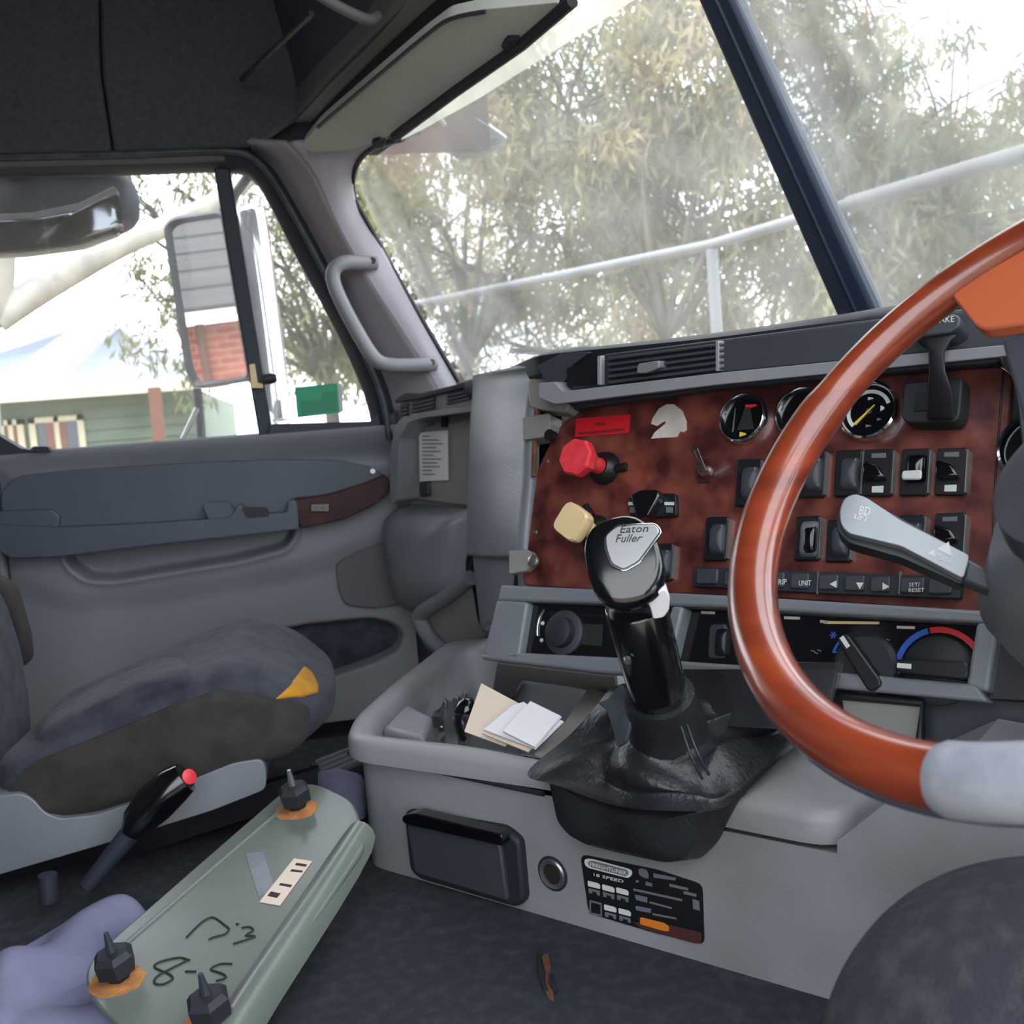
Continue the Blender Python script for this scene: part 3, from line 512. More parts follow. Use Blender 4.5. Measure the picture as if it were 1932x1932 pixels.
# air brake knobs
def knob(base, face, sides, rr, mt, nm, lab, rot=0):
    b3 = U(*base, DASH); d = ray(*face); best = min(np.linspace(.03, .2, 200), key=lambda t: np.linalg.norm(np.cross(b3 + DASH[1] * t - CP, d) / np.linalg.norm(d)))
    f3 = b3 + DASH[1] * best; off = U(*face, (f3, DASH[1])); f3 = off; r = rr * np.linalg.norm(f3 - CP) / F * 1.12
    k = MB(); ax = nrm(f3 - b3); ax = nrm(.6 * ax + .4 * DASH[1])
    e1 = nrm(np.cross(DASH[1], ZV)); e2 = np.cross(DASH[1], e1)
    def ring(q, h): return [f3 + DASH[1] * h + q * (math.cos(a) * e1 + math.sin(a) * e2) for a in np.linspace(0, 2 * math.pi, sides, False) + rot]
    if sides == 4:
        def ring(q, h): return fillet([f3 + DASH[1] * h + q * (math.cos(a) * e1 + math.sin(a) * e2) for a in np.linspace(0, 2 * math.pi, 4, False) + rot], q * .35, 3)
    k.rings([ring(r * .5, -.03), ring(r * .9, -.018), ring(r, -.012), ring(r, 0), ring(r * .92, .004)])
    o = k.out(nm, mt, ip, label=lab, ang=25)
    MB().tube([b3, b3 + (f3 - b3) * .35, b3 + (f3 - b3) * .8], [.013, .011, .010], 12).out('stem', mt, o)
    MB().lathe(b3, DASH[1], [(.024, 0), (.022, .008), (.014, .016)], 18).out('boss', 'black', o)
    return o
knob((1142, 884), (1086, 862), 8, 33, 'red', 'brake_knob', 'red octagonal air brake knob', .2)
knob((1124, 1004), (1077, 984), 4, 40, 'cream', 'brake_knob', 'cream square air brake knob', .26)
for b, e in (((1148, 888), (1182, 880)), ((1116, 975), (1104, 955))): MB().tube([U(*b, sh(DASH, .004)), U(*e, sh(DASH, .004))], .006).out('knob_guide', 'black', ip)
tg = MB().lathe(U(1330, 888, DASH), DASH[1], [(.010, 0), (.010, .004), (.007, .008), (.006, .012)], 12).out('toggle_switch', 'chrome', ip)
t0 = U(1330, 888, sh(DASH, .01)); MB().tube([t0, t0 + DASH[1] * .02 + DV * .012, t0 + DASH[1] * .032 + DV * .02], [.003, .004, .005], 10).out('toggle_arm', 'chrome', tg)
slab('toggle_plate', rect(1317, 866, 1340, 912), DASH, .001, 'burl_dark', ip, off=.001)
for x, y in ((1010, 1004), (1032, 870), (1560, 805)): MB().lathe(U(x, y, DASH), DASH[1], [(.004, 0), (.003, .002)], 10).out('screw', 'steel', ip)
rs = slab('warning_label', [(1088, 790), (1190, 782), (1186, 817), (1085, 825)], DASH, .001, 'red_label', ip, off=.001, label='red warning label with small dark print')
slab('print', [rect(1124, 798, 1144, 803), [(1092, 816), (1180, 808), (1180, 813), (1092, 821)]], DASH, .0003, 'ink_red', rs, off=.0015)
slab('torn_sticker', [(1229, 800), (1232, 790), (1243, 772), (1258, 763), (1272, 763), (1288, 775), (1296, 795), (1296, 812), (1290, 816), (1284, 814), (1278, 825), (1256, 826), (1229, 828), (1236, 816), (1258, 798), (1254, 795), (1240, 804)], DASH, .001, 'torn_white', ip, off=.001, label='torn off-white sticker remnant')
slab('red_switch', rect(1856, 1118, 1876, 1138), DASH, .01, 'red_label', ip, off=.01, bevel=.002); 
# lower bezel with radio and climate openings
bz = thing('dash_bezel', 'grey bezel framing the radio and heater controls', 'bezel', U(1400, 1300, DASH))
tp = lambda x: 1112 + (x - 970) * .052
slab('bezel_frame', [
    [(970, 1110), (1400, 1131), (1930, 1164), (1930, 1188), (1400, 1154), (962, 1140)],
    [(962, 1138), (1020, 1142), (1003, 1250), (935, 1244)],
    [(1290, 1150), (1312, 1152), (1286, 1262), (1262, 1258)],
    [(935, 1238), (1003, 1236), (1270, 1250), (1560, 1270), (1858, 1296), (1880, 1330), (1560, 1300), (1160, 1275), (932, 1248)],
    [(1858, 1182), (1900, 1184), (1880, 1312), (1838, 1300)]], DASH, .03, 'grey_dash', bz, off=.03, bevel=.006, seg=3)
slab('right_recess', [(1895, 1190), (1990, 1195), (1990, 1325), (1872, 1320)], DASH, .01, 'black', bz, off=.012)
rd = thing('car_radio', 'black car radio with round knob in the grey bezel', 'radio', U(1150, 1245, DASH))
slab('radio_face', fillet([(1012, 1140), (1292, 1154), (1270, 1256), (1000, 1240)], 5), DASH, .03, 'black_gloss', rd, off=.016, bevel=.003)
c = U(1066, 1194, sh(DASH, .016)); MB().lathe(c, DASH[1], [(.030, 0), (.030, .004), (.026, .006)], 28).out('dial_ring', 'charcoal', rd); MB().lathe(c, DASH[1], [(.021, .004), (.020, .018), (.016, .020)], 28).out('volume_knob', 'black_soft', rd)
slab('display', [(1106, 1180), (1150, 1182), (1148, 1222), (1104, 1218)], DASH, .002, 'lcd', rd, off=.017); slab('disc_slot', [(1050, 1158), (1240, 1168), (1240, 1173), (1050, 1163)], DASH, .002, 'black', rd, off=.0175)
MB().tube(spline([U(*p, sh(DASH, .017)) for p in [(1028, 1150), (1018, 1166), (1014, 1186), (1014, 1200)]], 4), .0022).out('chrome_arc', 'chrome', rd)
MB().tube(spline([U(*p, sh(DASH, .017)) for p in [(1262, 1176), (1264, 1190), (1263, 1204), (1260, 1222)]], 4), .003).out('reflection_arc', 'amber_reflection', rd)  # glowing amber arc paints a reflection onto the radio face
for x, y in ((1024, 1176), (1036, 1178), (1022, 1208), (1034, 1206)): MB().lathe(U(x, y, sh(DASH, .016)), DASH[1], [(.003, 0), (.002, .002)], 8).out('button', 'white_print', rd)
cc = thing('heater_control', 'black heater control panel with two round knobs', 'control panel', U(1600, 1295, DASH))
slab('panel_face', [(1300, 1150), (1862, 1184), (1842, 1302), (1275, 1262)], DASH, .02, 'black_gloss', cc, off=.008)
for x, y, w in ((1342, 1158, 26), (1500, 1168, 30), (1612, 1177, 104), (1714, 1186, 34), (1560, 1175, 14)): slab('print', [(x - w / 2, y - 3), (x + w / 2, y - 2), (x + w / 2, y + 3), (x - w / 2, y + 2)], DASH, .0006, 'torn_white' if w < 60 else 'cream', cc, off=.0086)
kb = slab('rocker_switch', fillet(quadpx(1363, 1212, 34, 66), 9), DASH, .008, 'charcoal', cc, off=.012, bevel=.003); pillow('rocker', quadpx(1363, 1212, 24, 52), sh(DASH, .012), .006, 'black', kb, r=8, rings=3)
def rknob(px, py, r, ang, nm):
    c = U(px, py, sh(DASH, .008)); o = MB().lathe(c, DASH[1], [(r, 0), (r, .006), (r * .86, .010)], 30).out(nm, 'black_soft', cc)
    d = math.cos(ang) * DU + math.sin(ang) * DV; q = np.cross(DASH[1], d)
    MB().prism(fillet([c + DASH[1] * .026 + d * a * r + q * b * r for a, b in ((-1, -.26), (1.02, -.2), (1.02, .2), (-1, .26))], r * .2), DASH[1], .02).out('grip', 'black', o, bevel=.002); 
    MB().prism([c + DASH[1] * .0268 + d * a * r + q * b * r for a, b in ((.55, -.07), (.95, -.07), (.95, .07), (.55, .07))], DASH[1], .001).out('pointer', 'white_print', o)
    return c
rknob(1636, 1254, .034, 2.25, 'mode_knob'); ck = rknob(1772, 1266, .036, 3.15, 'temperature_knob')
def ribbon(nm, c, r0, r1, a0, a1, mt):
    m = MB(); q = [c + DASH[1] * .001 + r1 * (math.cos(a) * DU + math.sin(a) * DV) for a in np.linspace(a0, a1, 14)] + [c + DASH[1] * .001 + r0 * (math.cos(a) * DU + math.sin(a) * DV) for a in np.linspace(a1, a0, 14)]
    m.prism(q, DASH[1], .0008).out(nm, mt, cc)
ribbon('cold_arc', ck, .040, .046, 3.3, 1.9, 'blue_print'); ribbon('hot_arc', ck, .040, .046, 1.85, .6, 'red_label')
slab('hot_mark', rect(1818, 1270, 1826, 1288), DASH, .0006, 'orange_light', cc, off=.0086)
def flake(x, y, mt, r=7):
    m = MB()
    for k in range(3):
        a = k * math.pi / 3; m.prism([U(x + r * math.cos(a) * s - 1.2 * math.sin(a) * w, y + r * math.sin(a) * s + 1.2 * math.cos(a) * w, sh(DASH, .0088)) for s, w in ((-1, -1), (1, -1), (1, 1), (-1, 1))], DASH[1], .0005)
    m.out('symbol', mt, cc)
flake(1572, 1198, 'blue_print')
for x, y in ((1600, 1203), (1637, 1199), (1668, 1210), (1688, 1240), (1680, 1274), (1580, 1232), (1538, 1230)):
    m = MB(); P = sh(DASH, .0088)
    for dx, dy in ((-8, -4), (-2, 0), (4, -5)): m.prism([U(x + dx, y + dy, P), U(x + dx + 7, y + dy + 2, P), U(x + dx + 7, y + dy + 4, P), U(x + dx, y + dy + 2, P)], DASH[1], .0005)
    m.out('symbol', 'grey_print', cc)
ribbon('fan_arc', U(1636, 1254, sh(DASH, .008)), .038, .041, 2.9, 2.3, 'blue_print')
slab('lower_fascia', [(1272, 1262), (1560, 1296), (1880, 1322), (2000, 1330), (2000, 1520), (1820, 1500), (1600, 1410), (1280, 1300)], sh(DASH, -.02), .02, 'charcoal', bz)
pc = slab('ashtray_pocket', fillet([(1588, 1315), (1740, 1328), (1736, 1395), (1600, 1400)], 4), sh(DASH, .01), .012, 'grey_warm', bz, bevel=.003)
MB().tube([U(*p, sh(DASH, .014)) for p in [(1585, 1312), (1742, 1326), (1736, 1400)]], .005).out('pocket_edge', 'black', bz)
# driver-side binnacle edge
bn = thing('instrument_binnacle', 'dark grey binnacle edge right of the wood panel', 'dashboard', U(1940, 900, DASH))
slab('binnacle_side', fillet([(1888, 566), (2100, 520), (2100, 1000), (1948, 1000), (1918, 760)], 8), sh(DASH, .03), .05, 'charcoal', bn, bevel=.008)
# black hand valve lever
hv = thing('hand_valve', 'black T-handled trailer brake lever mounted on the wood panel', 'lever', U(1775, 810, DASH))
slab('base', fillet([(1722, 738), (1832, 728), (1826, 800), (1816, 812), (1726, 812), (1716, 800)], 8), DASH, .03, 'black_soft', hv, off=.03, bevel=.006, seg=3)
slab('slot', [(1746, 756), (1798, 752), (1794, 790), (1742, 792)], DASH, .004, 'black', hv, off=.032)
P = sh(DASH, .05)
MB().rings([fillet([U(x0, y, sh(DASH, o)), U(x1, y, sh(DASH, o)), U(x1, y, sh(DASH, o + .02)), U(x0, y, sh(DASH, o + .02))], .004) for x0, x1, y, o in ((1748, 1800, 788, .03), (1748, 1798, 740, .045), (1752, 1784, 700, .055), (1752, 1782, 665, .06), (1738, 1796, 642, .062), (1722, 1808, 632, .062))]).out('stem', 'black', hv)
slab('handle', fillet([(1712, 604), (1726, 596), (1804, 592), (1812, 600), (1810, 616), (1790, 628), (1726, 636), (1710, 624)], 6), sh(DASH, .09), .045, 'charcoal', hv, bevel=.006, seg=3)
ptext('lettering', 'BRAKE', [(1756, 599), (1800, 596), (1800, 607), (1756, 610)], sh(DASH, .0905), 0, 'white_print', hv)

# ================================================================== CENTRE CONSOLE
cn = thing('centre_console', 'grey plastic centre console with open tray beside the gear lever', 'console', U(1000, 1740, CONS))
def C3(x, y, o=0): return U(x, y, CONS) + CONS[1] * o
zs, zt = .153, .186
Lc = U(690, 1630, CONS); Rc = C3(1620, 1560); Lc[2] = Rc[2] = 0
bk1 = A((-.93, .27, 0)); bk2 = A((-.70, .55, 0)); bk3 = A((.25, .80, 0)); Rfar = Lc + CU * 1.05
def lvl(pts, z): return [A((p[0], p[1], z)) for p in pts]
def taper(o): return Lc + CONS[1] * o, Rfar + CONS[1] * o
low = fillet([Lc, Rfar, Rfar - CONS[1] * .3, bk2, bk1], .035, 5)
cenL = sum(low) / len(low)
MB().rings([lvl(low, -.005), lvl(low, .03), lvl(low, zs - .003)], (True, False)).out('lower_body', 'grey_scuffed', cn, bevel=.004)
dk = [Lc + CU * .50 - CONS[1] * .006, Rfar - CU * .02 - CONS[1] * .006, Rfar - CU * .02 - CONS[1] * .3, Lc + CU * .50 - CONS[1] * .3]
MB().prism(lvl(dk, .148), ZV, .02).out('top_deck', 'grey_scuffed', cn, smooth=False)
slab('raised_end', [(1580, 1586), (1640, 1540), (1700, 1492), (1800, 1450), (2300, 1560), (2300, 1960), (1640, 1885), (1580, 1870)], CONS, .16, 'grey_scuffed', cn, off=.0004, smooth=False)
# upper tray section: outer plan and opening at rim height
oc = [U(655, 1392, Z_(zt)), U(1030, 1440, Z_(zt)), U(1390, 1500, Z_(zt)), U(1560, 1535, Z_(zt)), U(1640, 1480, Z_(zt)), A((.10, .62, zt)), A((-.45, .66, zt)), A((-.85, .42, zt)), U(845, 1208, Z_(zt)), U(740, 1288, Z_(zt)), U(668, 1352, Z_(zt))]
for i, p in ((2, (1400, 1540)), (3, (1585, 1560))): oc[i] = C3(*p, .002); oc[i][2] = zt
op = [U(706, 1384, Z_(zt)), U(870, 1402, Z_(zt)), U(1008, 1424, Z_(zt)), U(1062, 1372, Z_(zt)), U(1112, 1302, Z_(zt)), U(1050, 1292, Z_(zt)), U(990, 1284, Z_(zt)), U(960, 1222, Z_(zt)), U(880, 1226, Z_(zt)), U(790, 1282, Z_(zt)), U(716, 1350, Z_(zt))]
O = fillet(oc, .04, 4); I = fillet(op, .02, 4); cI = sum(I) / len(I)
def infl(L, d): c = sum(L) / len(L); return [p + nrm((p - c) * A((1, 1, 0))) * d for p in L]
def dz(L, h): return [p + A((0, 0, h)) for p in L]
MB().rings([dz(infl(O, .004), zs - zt + .003), dz(infl(O, .004), -.010), dz(O, -.003), dz(infl(O, -.010), .001), dz(infl(I, .010), .001), dz(infl(I, .003), -.003), dz(I, -.014), dz(infl(I, -.012), -.10), dz(infl(I, -.03), -.125)], (False, True)).out('tray_section', 'grey_scuffed', cn, ang=60)
# step inside tray
m = MB(); ts = [U(720, 1372, Z_(.17)), U(800, 1392, Z_(.17)), U(815, 1350, Z_(.17)), U(765, 1325, Z_(.17))]; m.prism(ts, ZV, .10); m.out('tray_step', 'grey', cn, bevel=.008, seg=3)
for k in range(2):
    MB().tube(spline([U(730 + 60 * k, 1330 - 40 * k, Z_(.15 - .03 * k)), U(830 + 20 * k, 1262 - 14 * k, Z_(.15 - .03 * k)), U(930, 1236 - 4 * k, Z_(.15 - .03 * k))], 4), .009).out('tray_rib', 'grey', cn)
SLP = (U(940, 1248, sh(DASH, .02)), None); _s2 = U(1110, 1302, Z_(zt + .006)); SLP = pl(SLP[0], np.cross(CU, _s2 - SLP[0]))
slab('sloped_shelf', fillet([(938, 1252), (1160, 1278), (1165, 1330), (1112, 1300), (985, 1284), (945, 1350), (930, 1300)], 4), SLP, .012, 'grey_warm', cn, bevel=.003)
slab('shelf_cheek', fillet([(1112, 1300), (1165, 1320), (1120, 1370), (1036, 1436), (1006, 1428), (1062, 1372)], 6), pl(U(1112, 1300, SLP), np.cross(U(1112, 1300, SLP) - U(1010, 1432, Z_(zt)), CU)), .012, 'grey_warm', cn, off=.004, bevel=.004)
MB().tube([C3(*p, .004) for p in [(662, 1419), (850, 1458), (1030, 1496)]], .003).out('seam_line', 'black_soft', cn)
# ash flap
af = slab('storage_flap', fillet([(772, 1524), (960, 1556), (990, 1580), (1000, 1694), (985, 1706), (800, 1652), (784, 1636)], 12), CONS, .03, 'black_soft', cn, off=.012, bevel=.005, seg=3, label='black storage flap')
slab('flap_face', fillet([(784, 1545), (960, 1582), (975, 1690), (800, 1638)], 8), CONS, .01, 'charcoal', af, off=.018, bevel=.004)
slab('grip', fillet([(784, 1526), (808, 1521), (972, 1560), (974, 1582), (800, 1544), (786, 1540)], 7), CONS, .02, 'black_gloss', af, off=.026, bevel=.006, seg=3)
c = C3(1043, 1648); so_ = MB().lathe(c, CONS[1], [(.0165, -.004), (.0180, .002), (.0165, .004), (.0125, .003), (.0115, -.03)], 26, (False, False)).out('power_socket', 'steel', cn, label='round metal power socket'); MB().lathe(c, CONS[1], [(.0125, .0005), (.0122, .0012)], 20).out('socket_base', 'socket_brown', so_); MB().lathe(c, CONS[1], [(.020, -.01), (.021, .0008), (.018, .0016)], 26, (False, False)).out('socket_ring', 'black_soft', so_)
# placard
pk = slab('placard', fillet([(1096, 1611), (1240, 1640), (1326, 1668), (1330, 1782), (1232, 1758), (1112, 1722)], 13), CONS, .002, 'black', cn, off=.0015, label='black shift pattern placard with white print')
PP = sh(CONS, .0018)
def PX(cx, cy): return (1080 + cx * 270 / 1932, 1600 + cy * 200 / 1431)
def pq(*pts): return [PX(*p) for p in pts]
slab('badge', fillet(pq((160, 150), (240, 140), (790, 290), (815, 340), (770, 405), (700, 395), (200, 265), (162, 215)), 8), PP, .0003, 'white_print', pk)
slab('badge_field', fillet(pq((215, 180), (270, 168), (740, 295), (762, 340), (735, 380), (690, 372), (240, 255), (212, 215)), 6), PP, .0003, 'grey_print', pk, off=.0003)
ptext('lettering', 'FREIGHTLINER', pq((240, 190), (735, 315), (735, 365), (245, 240)), PP, .0006, 'white_print', pk)
ptext('lettering', '18 SPEED', pq((290, 335), (695, 430), (690, 470), (290, 375)), PP, .0005, 'white_print', pk)
for x, y, hollow in ((205, 440, 0), (400, 490, 0), (590, 530, 0), (230, 700, 1), (425, 760, 0), (620, 810, 0)):
    if hollow: slab('gear_box', [pq((x, y), (x + 165, y + 45), (x + 165, y + 70), (x, y + 25)), pq((x, y), (x + 20, y + 5), (x + 20, y + 190), (x, y + 185)), pq((x + 145, y + 40), (x + 165, y + 45), (x + 170, y + 225), (x + 150, y + 220)), pq((x, y + 165), (x + 168, y + 205), (x + 168, y + 228), (x, y + 188))], PP, .0003, 'grey_print', pk)
    else:
        slab('gear_box', fillet(pq((x, y), (x + 140, y + 36), (x + 168, y + 60), (x + 168, y + 115), (x + 4, y + 74)), 2), PP, .0003, 'white_print', pk)
        slab('gear_text', [pq((x + 10, y + 100), (x + 165, y + 140), (x + 165, y + 205), (x + 130, y + 198), (x + 120, y + 160), (x + 60, y + 145), (x + 60, y + 178), (x + 14, y + 166))], PP, .0003, 'grey_print', pk)
slab('print_lines', [pq((820, 545), (1480, 690), (1480, 720), (820, 575)), pq((840, 630), (1010, 665), (1010, 740), (860, 700)), pq((1040, 720), (1340, 800), (1340, 825), (1040, 745)), pq((850, 780), (1060, 820), (1060, 880), (860, 840)), pq((1080, 880), (1400, 940), (1400, 965), (1080, 905)), pq((1090, 340), (1400, 400), (1390, 440), (1100, 400)), pq((1310, 480), (1560, 540), (1560, 575), (1310, 520)), pq((1620, 690), (1710, 715), (1720, 850), (1630, 820)), pq((1500, 580), (1670, 620), (1670, 660), (1500, 620))], PP, .0003, 'grey_print', pk)
slab('symbol', [pq((890, 290), (930, 270), (1000, 300), (1025, 350), (1025, 415), (960, 400), (900, 360)), pq((860, 430), (900, 440), (890, 470), (850, 460)), pq((985, 455), (1075, 475), (1075, 520), (985, 500))], PP, .0003, 'grey_print', pk)
slab('brown_band', pq((820, 1000), (1310, 1040), (1740, 1140), (1740, 1280), (1660, 1290), (940, 1090)), PP, .0002, 'brown_print', pk, off=.0001)
slab('orange_box', fillet(pq((915, 930), (1240, 1010), (1305, 1060), (1305, 1125), (1200, 1110), (915, 1025)), 3), PP, .0004, 'orange_print', pk, off=.0004)
# gear lever ------------------------------------------------------------------------
gl = thing('gear_lever', 'black gear lever with silver-topped knob and leather boot', 'gear lever', Dd(1250, 1500, 1.1))
skirt = [(1030, 1440), (1075, 1462), (1200, 1502), (1320, 1512), (1394, 1500), (1388, 1520), (1370, 1554), (1350, 1592), (1322, 1620), (1285, 1624), (1184, 1603), (1112, 1585), (1074, 1564), (1050, 1535)]
pillow('boot_skirt', skirt, sh(CONS, .006), .032, 'leather', gl, r=12, rings=6, base=.02, p=3)
col = Dd(1250, 1338, 1.06); base_px = [(1028, 1440, .192), (1085, 1462, .19), (1200, 1500, .186), (1320, 1508, .186), (1398, 1500, .19), (1470, 1440, .2), (1530, 1380, .21), (1590, 1330, .22), (1590, 1290, .24), (1480, 1276, .255), (1350, 1272, .26), (1240, 1280, .26), (1165, 1292, .26), (1130, 1330, .24), (1080, 1385, .21)]
bp = spline([U(x, y, Z_(z)) + CONS[1] * .035 * (1 if y > 1430 else .2) for x, y, z in base_px], 4, True)
R = []; lean = nrm(Dd(1205, 1150, 1.0) - col)
for i in range(15):
    t = i / 14; ring = []
    for j, b in enumerate(bp):
        a = 2 * math.pi * j / len(bp); d = nrm((b - col) * A((1, 1, 0))); top = col + d * .036 - lean * .03
        s = t ** .75; p = b * (1 - s) + top * s; p = p.copy()
        p[2] = b[2] * (1 - t ** 2.0) + top[2] * t ** 2.0
        k = math.sin(math.pi * min(t * 1.05, 1)); p += A((0, 0, 1)) * (.017 * k * (noise.noise(Vector((math.cos(a) * 1.6, math.sin(a) * 1.6, t * 3.2 + 4))) + .5 * math.sin(5 * a + 6 * t)))
        p += d * .010 * k * math.sin(9 * t + 3 * a); ring.append(p)
    R.append(ring)
MB().rings(R, (False, False)).out('boot', 'leather', gl, ang=80, sub=1)
cols = [col - lean * .035, col - lean * .01, col, col + lean * .02]
MB().tube(cols, [.043, .041, .039, .037], 20).out('boot_collar', 'leather', gl)
slab('boot_flap', fillet([(1126, 1326), (1148, 1318), (1170, 1290), (1184, 1318), (1196, 1340), (1180, 1400), (1164, 1410), (1156, 1375), (1146, 1342)], 5), pl(col + CONS[1] * .035, nrm(CONS[1] + ZV * .4 - CU * .3)), .004, 'leather_worn', gl, bevel=.001)
for s_ in ((1285, 1372, 1325, 1470), (1296, 1368, 1338, 1462)): MB().tube(spline([Dd(s_[0], s_[1], 1.0), Dd((s_[0] + s_[2]) / 2 - 3, (s_[1] + s_[3]) / 2, .985), Dd(s_[2], s_[3], .985)], 4), .0015).out('boot_seam', 'leather', gl)
sl0, sl1 = col + lean * .0, Dd(1198, 1138, 1.0)
ax = nrm(sl1 - sl0); MB().tube([sl0, sl0 + ax * .01, sl0 + ax * .03, sl1 - ax * .002, sl1], [.026, .029, .030, .031, .029], 28).out('shaft_sleeve', 'black_gloss', gl, ang=50)
ev = nrm(CP - sl1); side = nrm(np.cross(ax, ev)); ev = np.cross(side, ax)
K = [(0.0, .029, .029, 0, 0), (.018, .030, .030, 0, 0), (.034, .033, .034, 0, .002), (.046, .0365, .038, 0, .004), (.055, .0365, .038, 0, .003), (.0595, .034, .035, 0, .002), (.0615, .030, .031, 0, .001), (.062, .014, .014, 0, .001)]
RK = []
for h, a, b, sx, sy in K:
    ring = []
    for q in np.linspace(0, 2 * math.pi, 32, False):
        x = a * math.copysign(abs(math.cos(q)) ** .8, math.cos(q)); y = b * math.copysign(abs(math.sin(q)) ** .8, math.sin(q))
        ring.append(sl1 + ax * (h - .6 * y * min(h / .05, 1)) + side * (x) + ev * (y + sy))
    RK.append(ring)
kn = MB().rings(RK).out('knob', 'black_gloss', gl, ang=70)
KP = pl(sl1 + ax * .0622, nrm(ax + ev * .6))
bd = slab('badge', fillet([(1142, 1012), (1165, 994), (1236, 990), (1246, 1004), (1205, 1060), (1176, 1076), (1154, 1066), (1144, 1036)], 8), KP, .006, 'steel', gl, off=.0025, bevel=.001, seg=2, label='silver badge on top of the knob')
ptext('lettering', 'Eaton', [(1174, 994), (1226, 992), (1222, 1006), (1170, 1008)], KP, .0029, 'ink_dark', bd); ptext('lettering', 'Fuller', [(1166, 1011), (1216, 1010), (1208, 1024), (1162, 1026)], KP, .0029, 'ink_dark', bd)
slab('badge_rim', fillet([(1138, 1014), (1163, 990), (1238, 987), (1251, 1004), (1208, 1064), (1178, 1081), (1151, 1070), (1140, 1038)], 8), KP, .006, 'chrome', gl, off=.0015, bevel=.001)
bt = pl(sl1 + ev * .031 + side * .0, nrm(ev + side * .9))
c = U(1240, 1130, pl(sl1 + ev * .028, ev)); 
slab('range_switch', fillet([(1216, 1118), (1252, 1102), (1262, 1118), (1260, 1142), (1250, 1156), (1230, 1160), (1226, 1142)], 5), pl(c, ev), .022, 'paper', gl, off=.008, bevel=.004, seg=3, label='white range selector switch')
MB().lathe(U(1184, 1247, pl(.5 * (sl0 + sl1) + ev * .0295, ev)), ev, [(.004, -.003), (.0035, .0015)], 12).out('screw', 'steel', gl)
BF = pl(U(1430, 1265, sh(DASH, .05)), nrm(DASH[1] * .8 + ZV * .4))
slab('rear_flap', fillet([(1262, 1262), (1420, 1262), (1580, 1262), (1560, 1352), (1500, 1376), (1360, 1370), (1270, 1340)], 8), BF, .004, 'leather', gl, bevel=.001)
slab('clear_cover', fillet([(1480, 1258), (1600, 1260), (1570, 1352), (1500, 1362)], 8), BF, .002, 'clear_plastic', gl, off=.012)

# ================================================================== STEERING WHEEL
wc = A((.427, .453, .541)); al, be = math.radians(16.693), math.radians(42.833)
wn = A((math.sin(al) * math.cos(be), -math.cos(al) * math.cos(be), math.sin(be))); e1 = nrm(np.cross(wn, ZV)); e2 = np.cross(wn, e1); RW = .235
def proj(P): d = A(P) - CP; k = d @ FW; return A((966 + F * (d @ RV) / k, 966 - F * (d @ UV) / k))
sw = thing('steering_wheel', 'polished orange-brown wood rim steering wheel', 'steering wheel', wc)
th = np.linspace(0, 2 * math.pi, 721)[:-1]; pr = np.array([proj(wc + RW * (math.cos(t) * e1 + math.sin(t) * e2)) for t in th])
def angat(x, y): return th[np.argmin(((pr - A((x, y))) ** 2).sum(1))]
a_tape0, a_step, a_sp = angat(1778, 1466), angat(1560, 760), angat(1905, 478); a_right = a_sp + (1 if ((a_sp - a_step + math.pi) % (2 * math.pi) - math.pi) > 0 else -1) * 2.0
def rimring(t, r, off=0): c = wc + RW * (math.cos(t) * e1 + math.sin(t) * e2); d = math.cos(t) * e1 + math.sin(t) * e2; return [c + wn * off + r * (math.cos(q) * d + math.sin(q) * wn) for q in np.linspace(0, 2 * math.pi, 20, False)]
m = MB(); RR = []
for i in range(180):
    t = 2 * math.pi * i / 180; da = (t - a_step + math.pi) % (2 * math.pi) - math.pi; d2 = (t - a_tape0 + math.pi) % (2 * math.pi) - math.pi
    sgn = 1 if ((a_tape0 - a_step + math.pi) % (2 * math.pi) - math.pi) > 0 else -1
    RR.append(rimring(t, .0165 + .0022 * (1 / (1 + math.exp(-da * sgn * 60)) if abs(da) < 2 else 1)))
RR.append(RR[0]); m.rings(RR, (False, False)).out('rim', 'wheel_wood', sw, ang=180)
sg = 1 if ((a_tape0 - a_step + math.pi) % (2 * math.pi) - math.pi) > 0 else -1
MB().rings([rimring(a_tape0 + sg * x, r) for x, r in zip(np.linspace(0, .9, 40), [.0188] + [.0208] * 12 + [.0214] + [.0208] * 12 + [.0214] + [.0208] * 13)]).out('tape_wrap', 'tape', sw, label='pale grey tape wrapped round the rim')
MB().tube([wc + (RW + .0165) * (math.cos(t) * e1 + math.sin(t) * e2) - wn * .010 for t in np.linspace(0, 2 * math.pi, 120)], .0028, 8, False).out('chrome_ring', 'chrome', sw)
for k, w in ((a_sp, .055), (a_right, .05)):
    d = math.cos(k) * e1 + math.sin(k) * e2; q = np.cross(wn, d)
    if k == a_sp:
        MB().prism(fillet([wc + d * a + q * b + wn * h for a, b, h in ((.22, -.07, .004), (.22, .05, .004), (.165, .036, -.006), (.15, 0, -.012), (.16, -.05, -.012))], .01), wn, .012).out('spoke_inlay', 'wheel_spoke', sw, bevel=.003)
    if k != a_sp: MB().prism([wc + d * a + q * b + wn * h for a, b, h in ((.06, -w * .6, -.03), (.228, -w * .4, 0), (.228, w * .4, 0), (.06, w * .6, -.03))], wn, .012).out('spoke', 'charcoal', sw, bevel=.003)
    else: MB().prism([wc + d * a + q * b + wn * h for a, b, h in ((.05, -w * .6, -.045), (.16, -w * .7, -.02), (.16, w * .5, -.02), (.05, w * .6, -.045))], wn, .014).out('spoke', 'charcoal', sw, bevel=.003)
MB().lathe(wc - wn * .06, wn, [(.05, 0), (.065, .01), (.06, .03), (.04, .042), (.0, .046)], 32, (True, False)).out('hub', 'charcoal', sw)
scl = thing('steering_column', 'dark grey steering column shroud behind the wheel', 'steering column', wc - wn * .35)
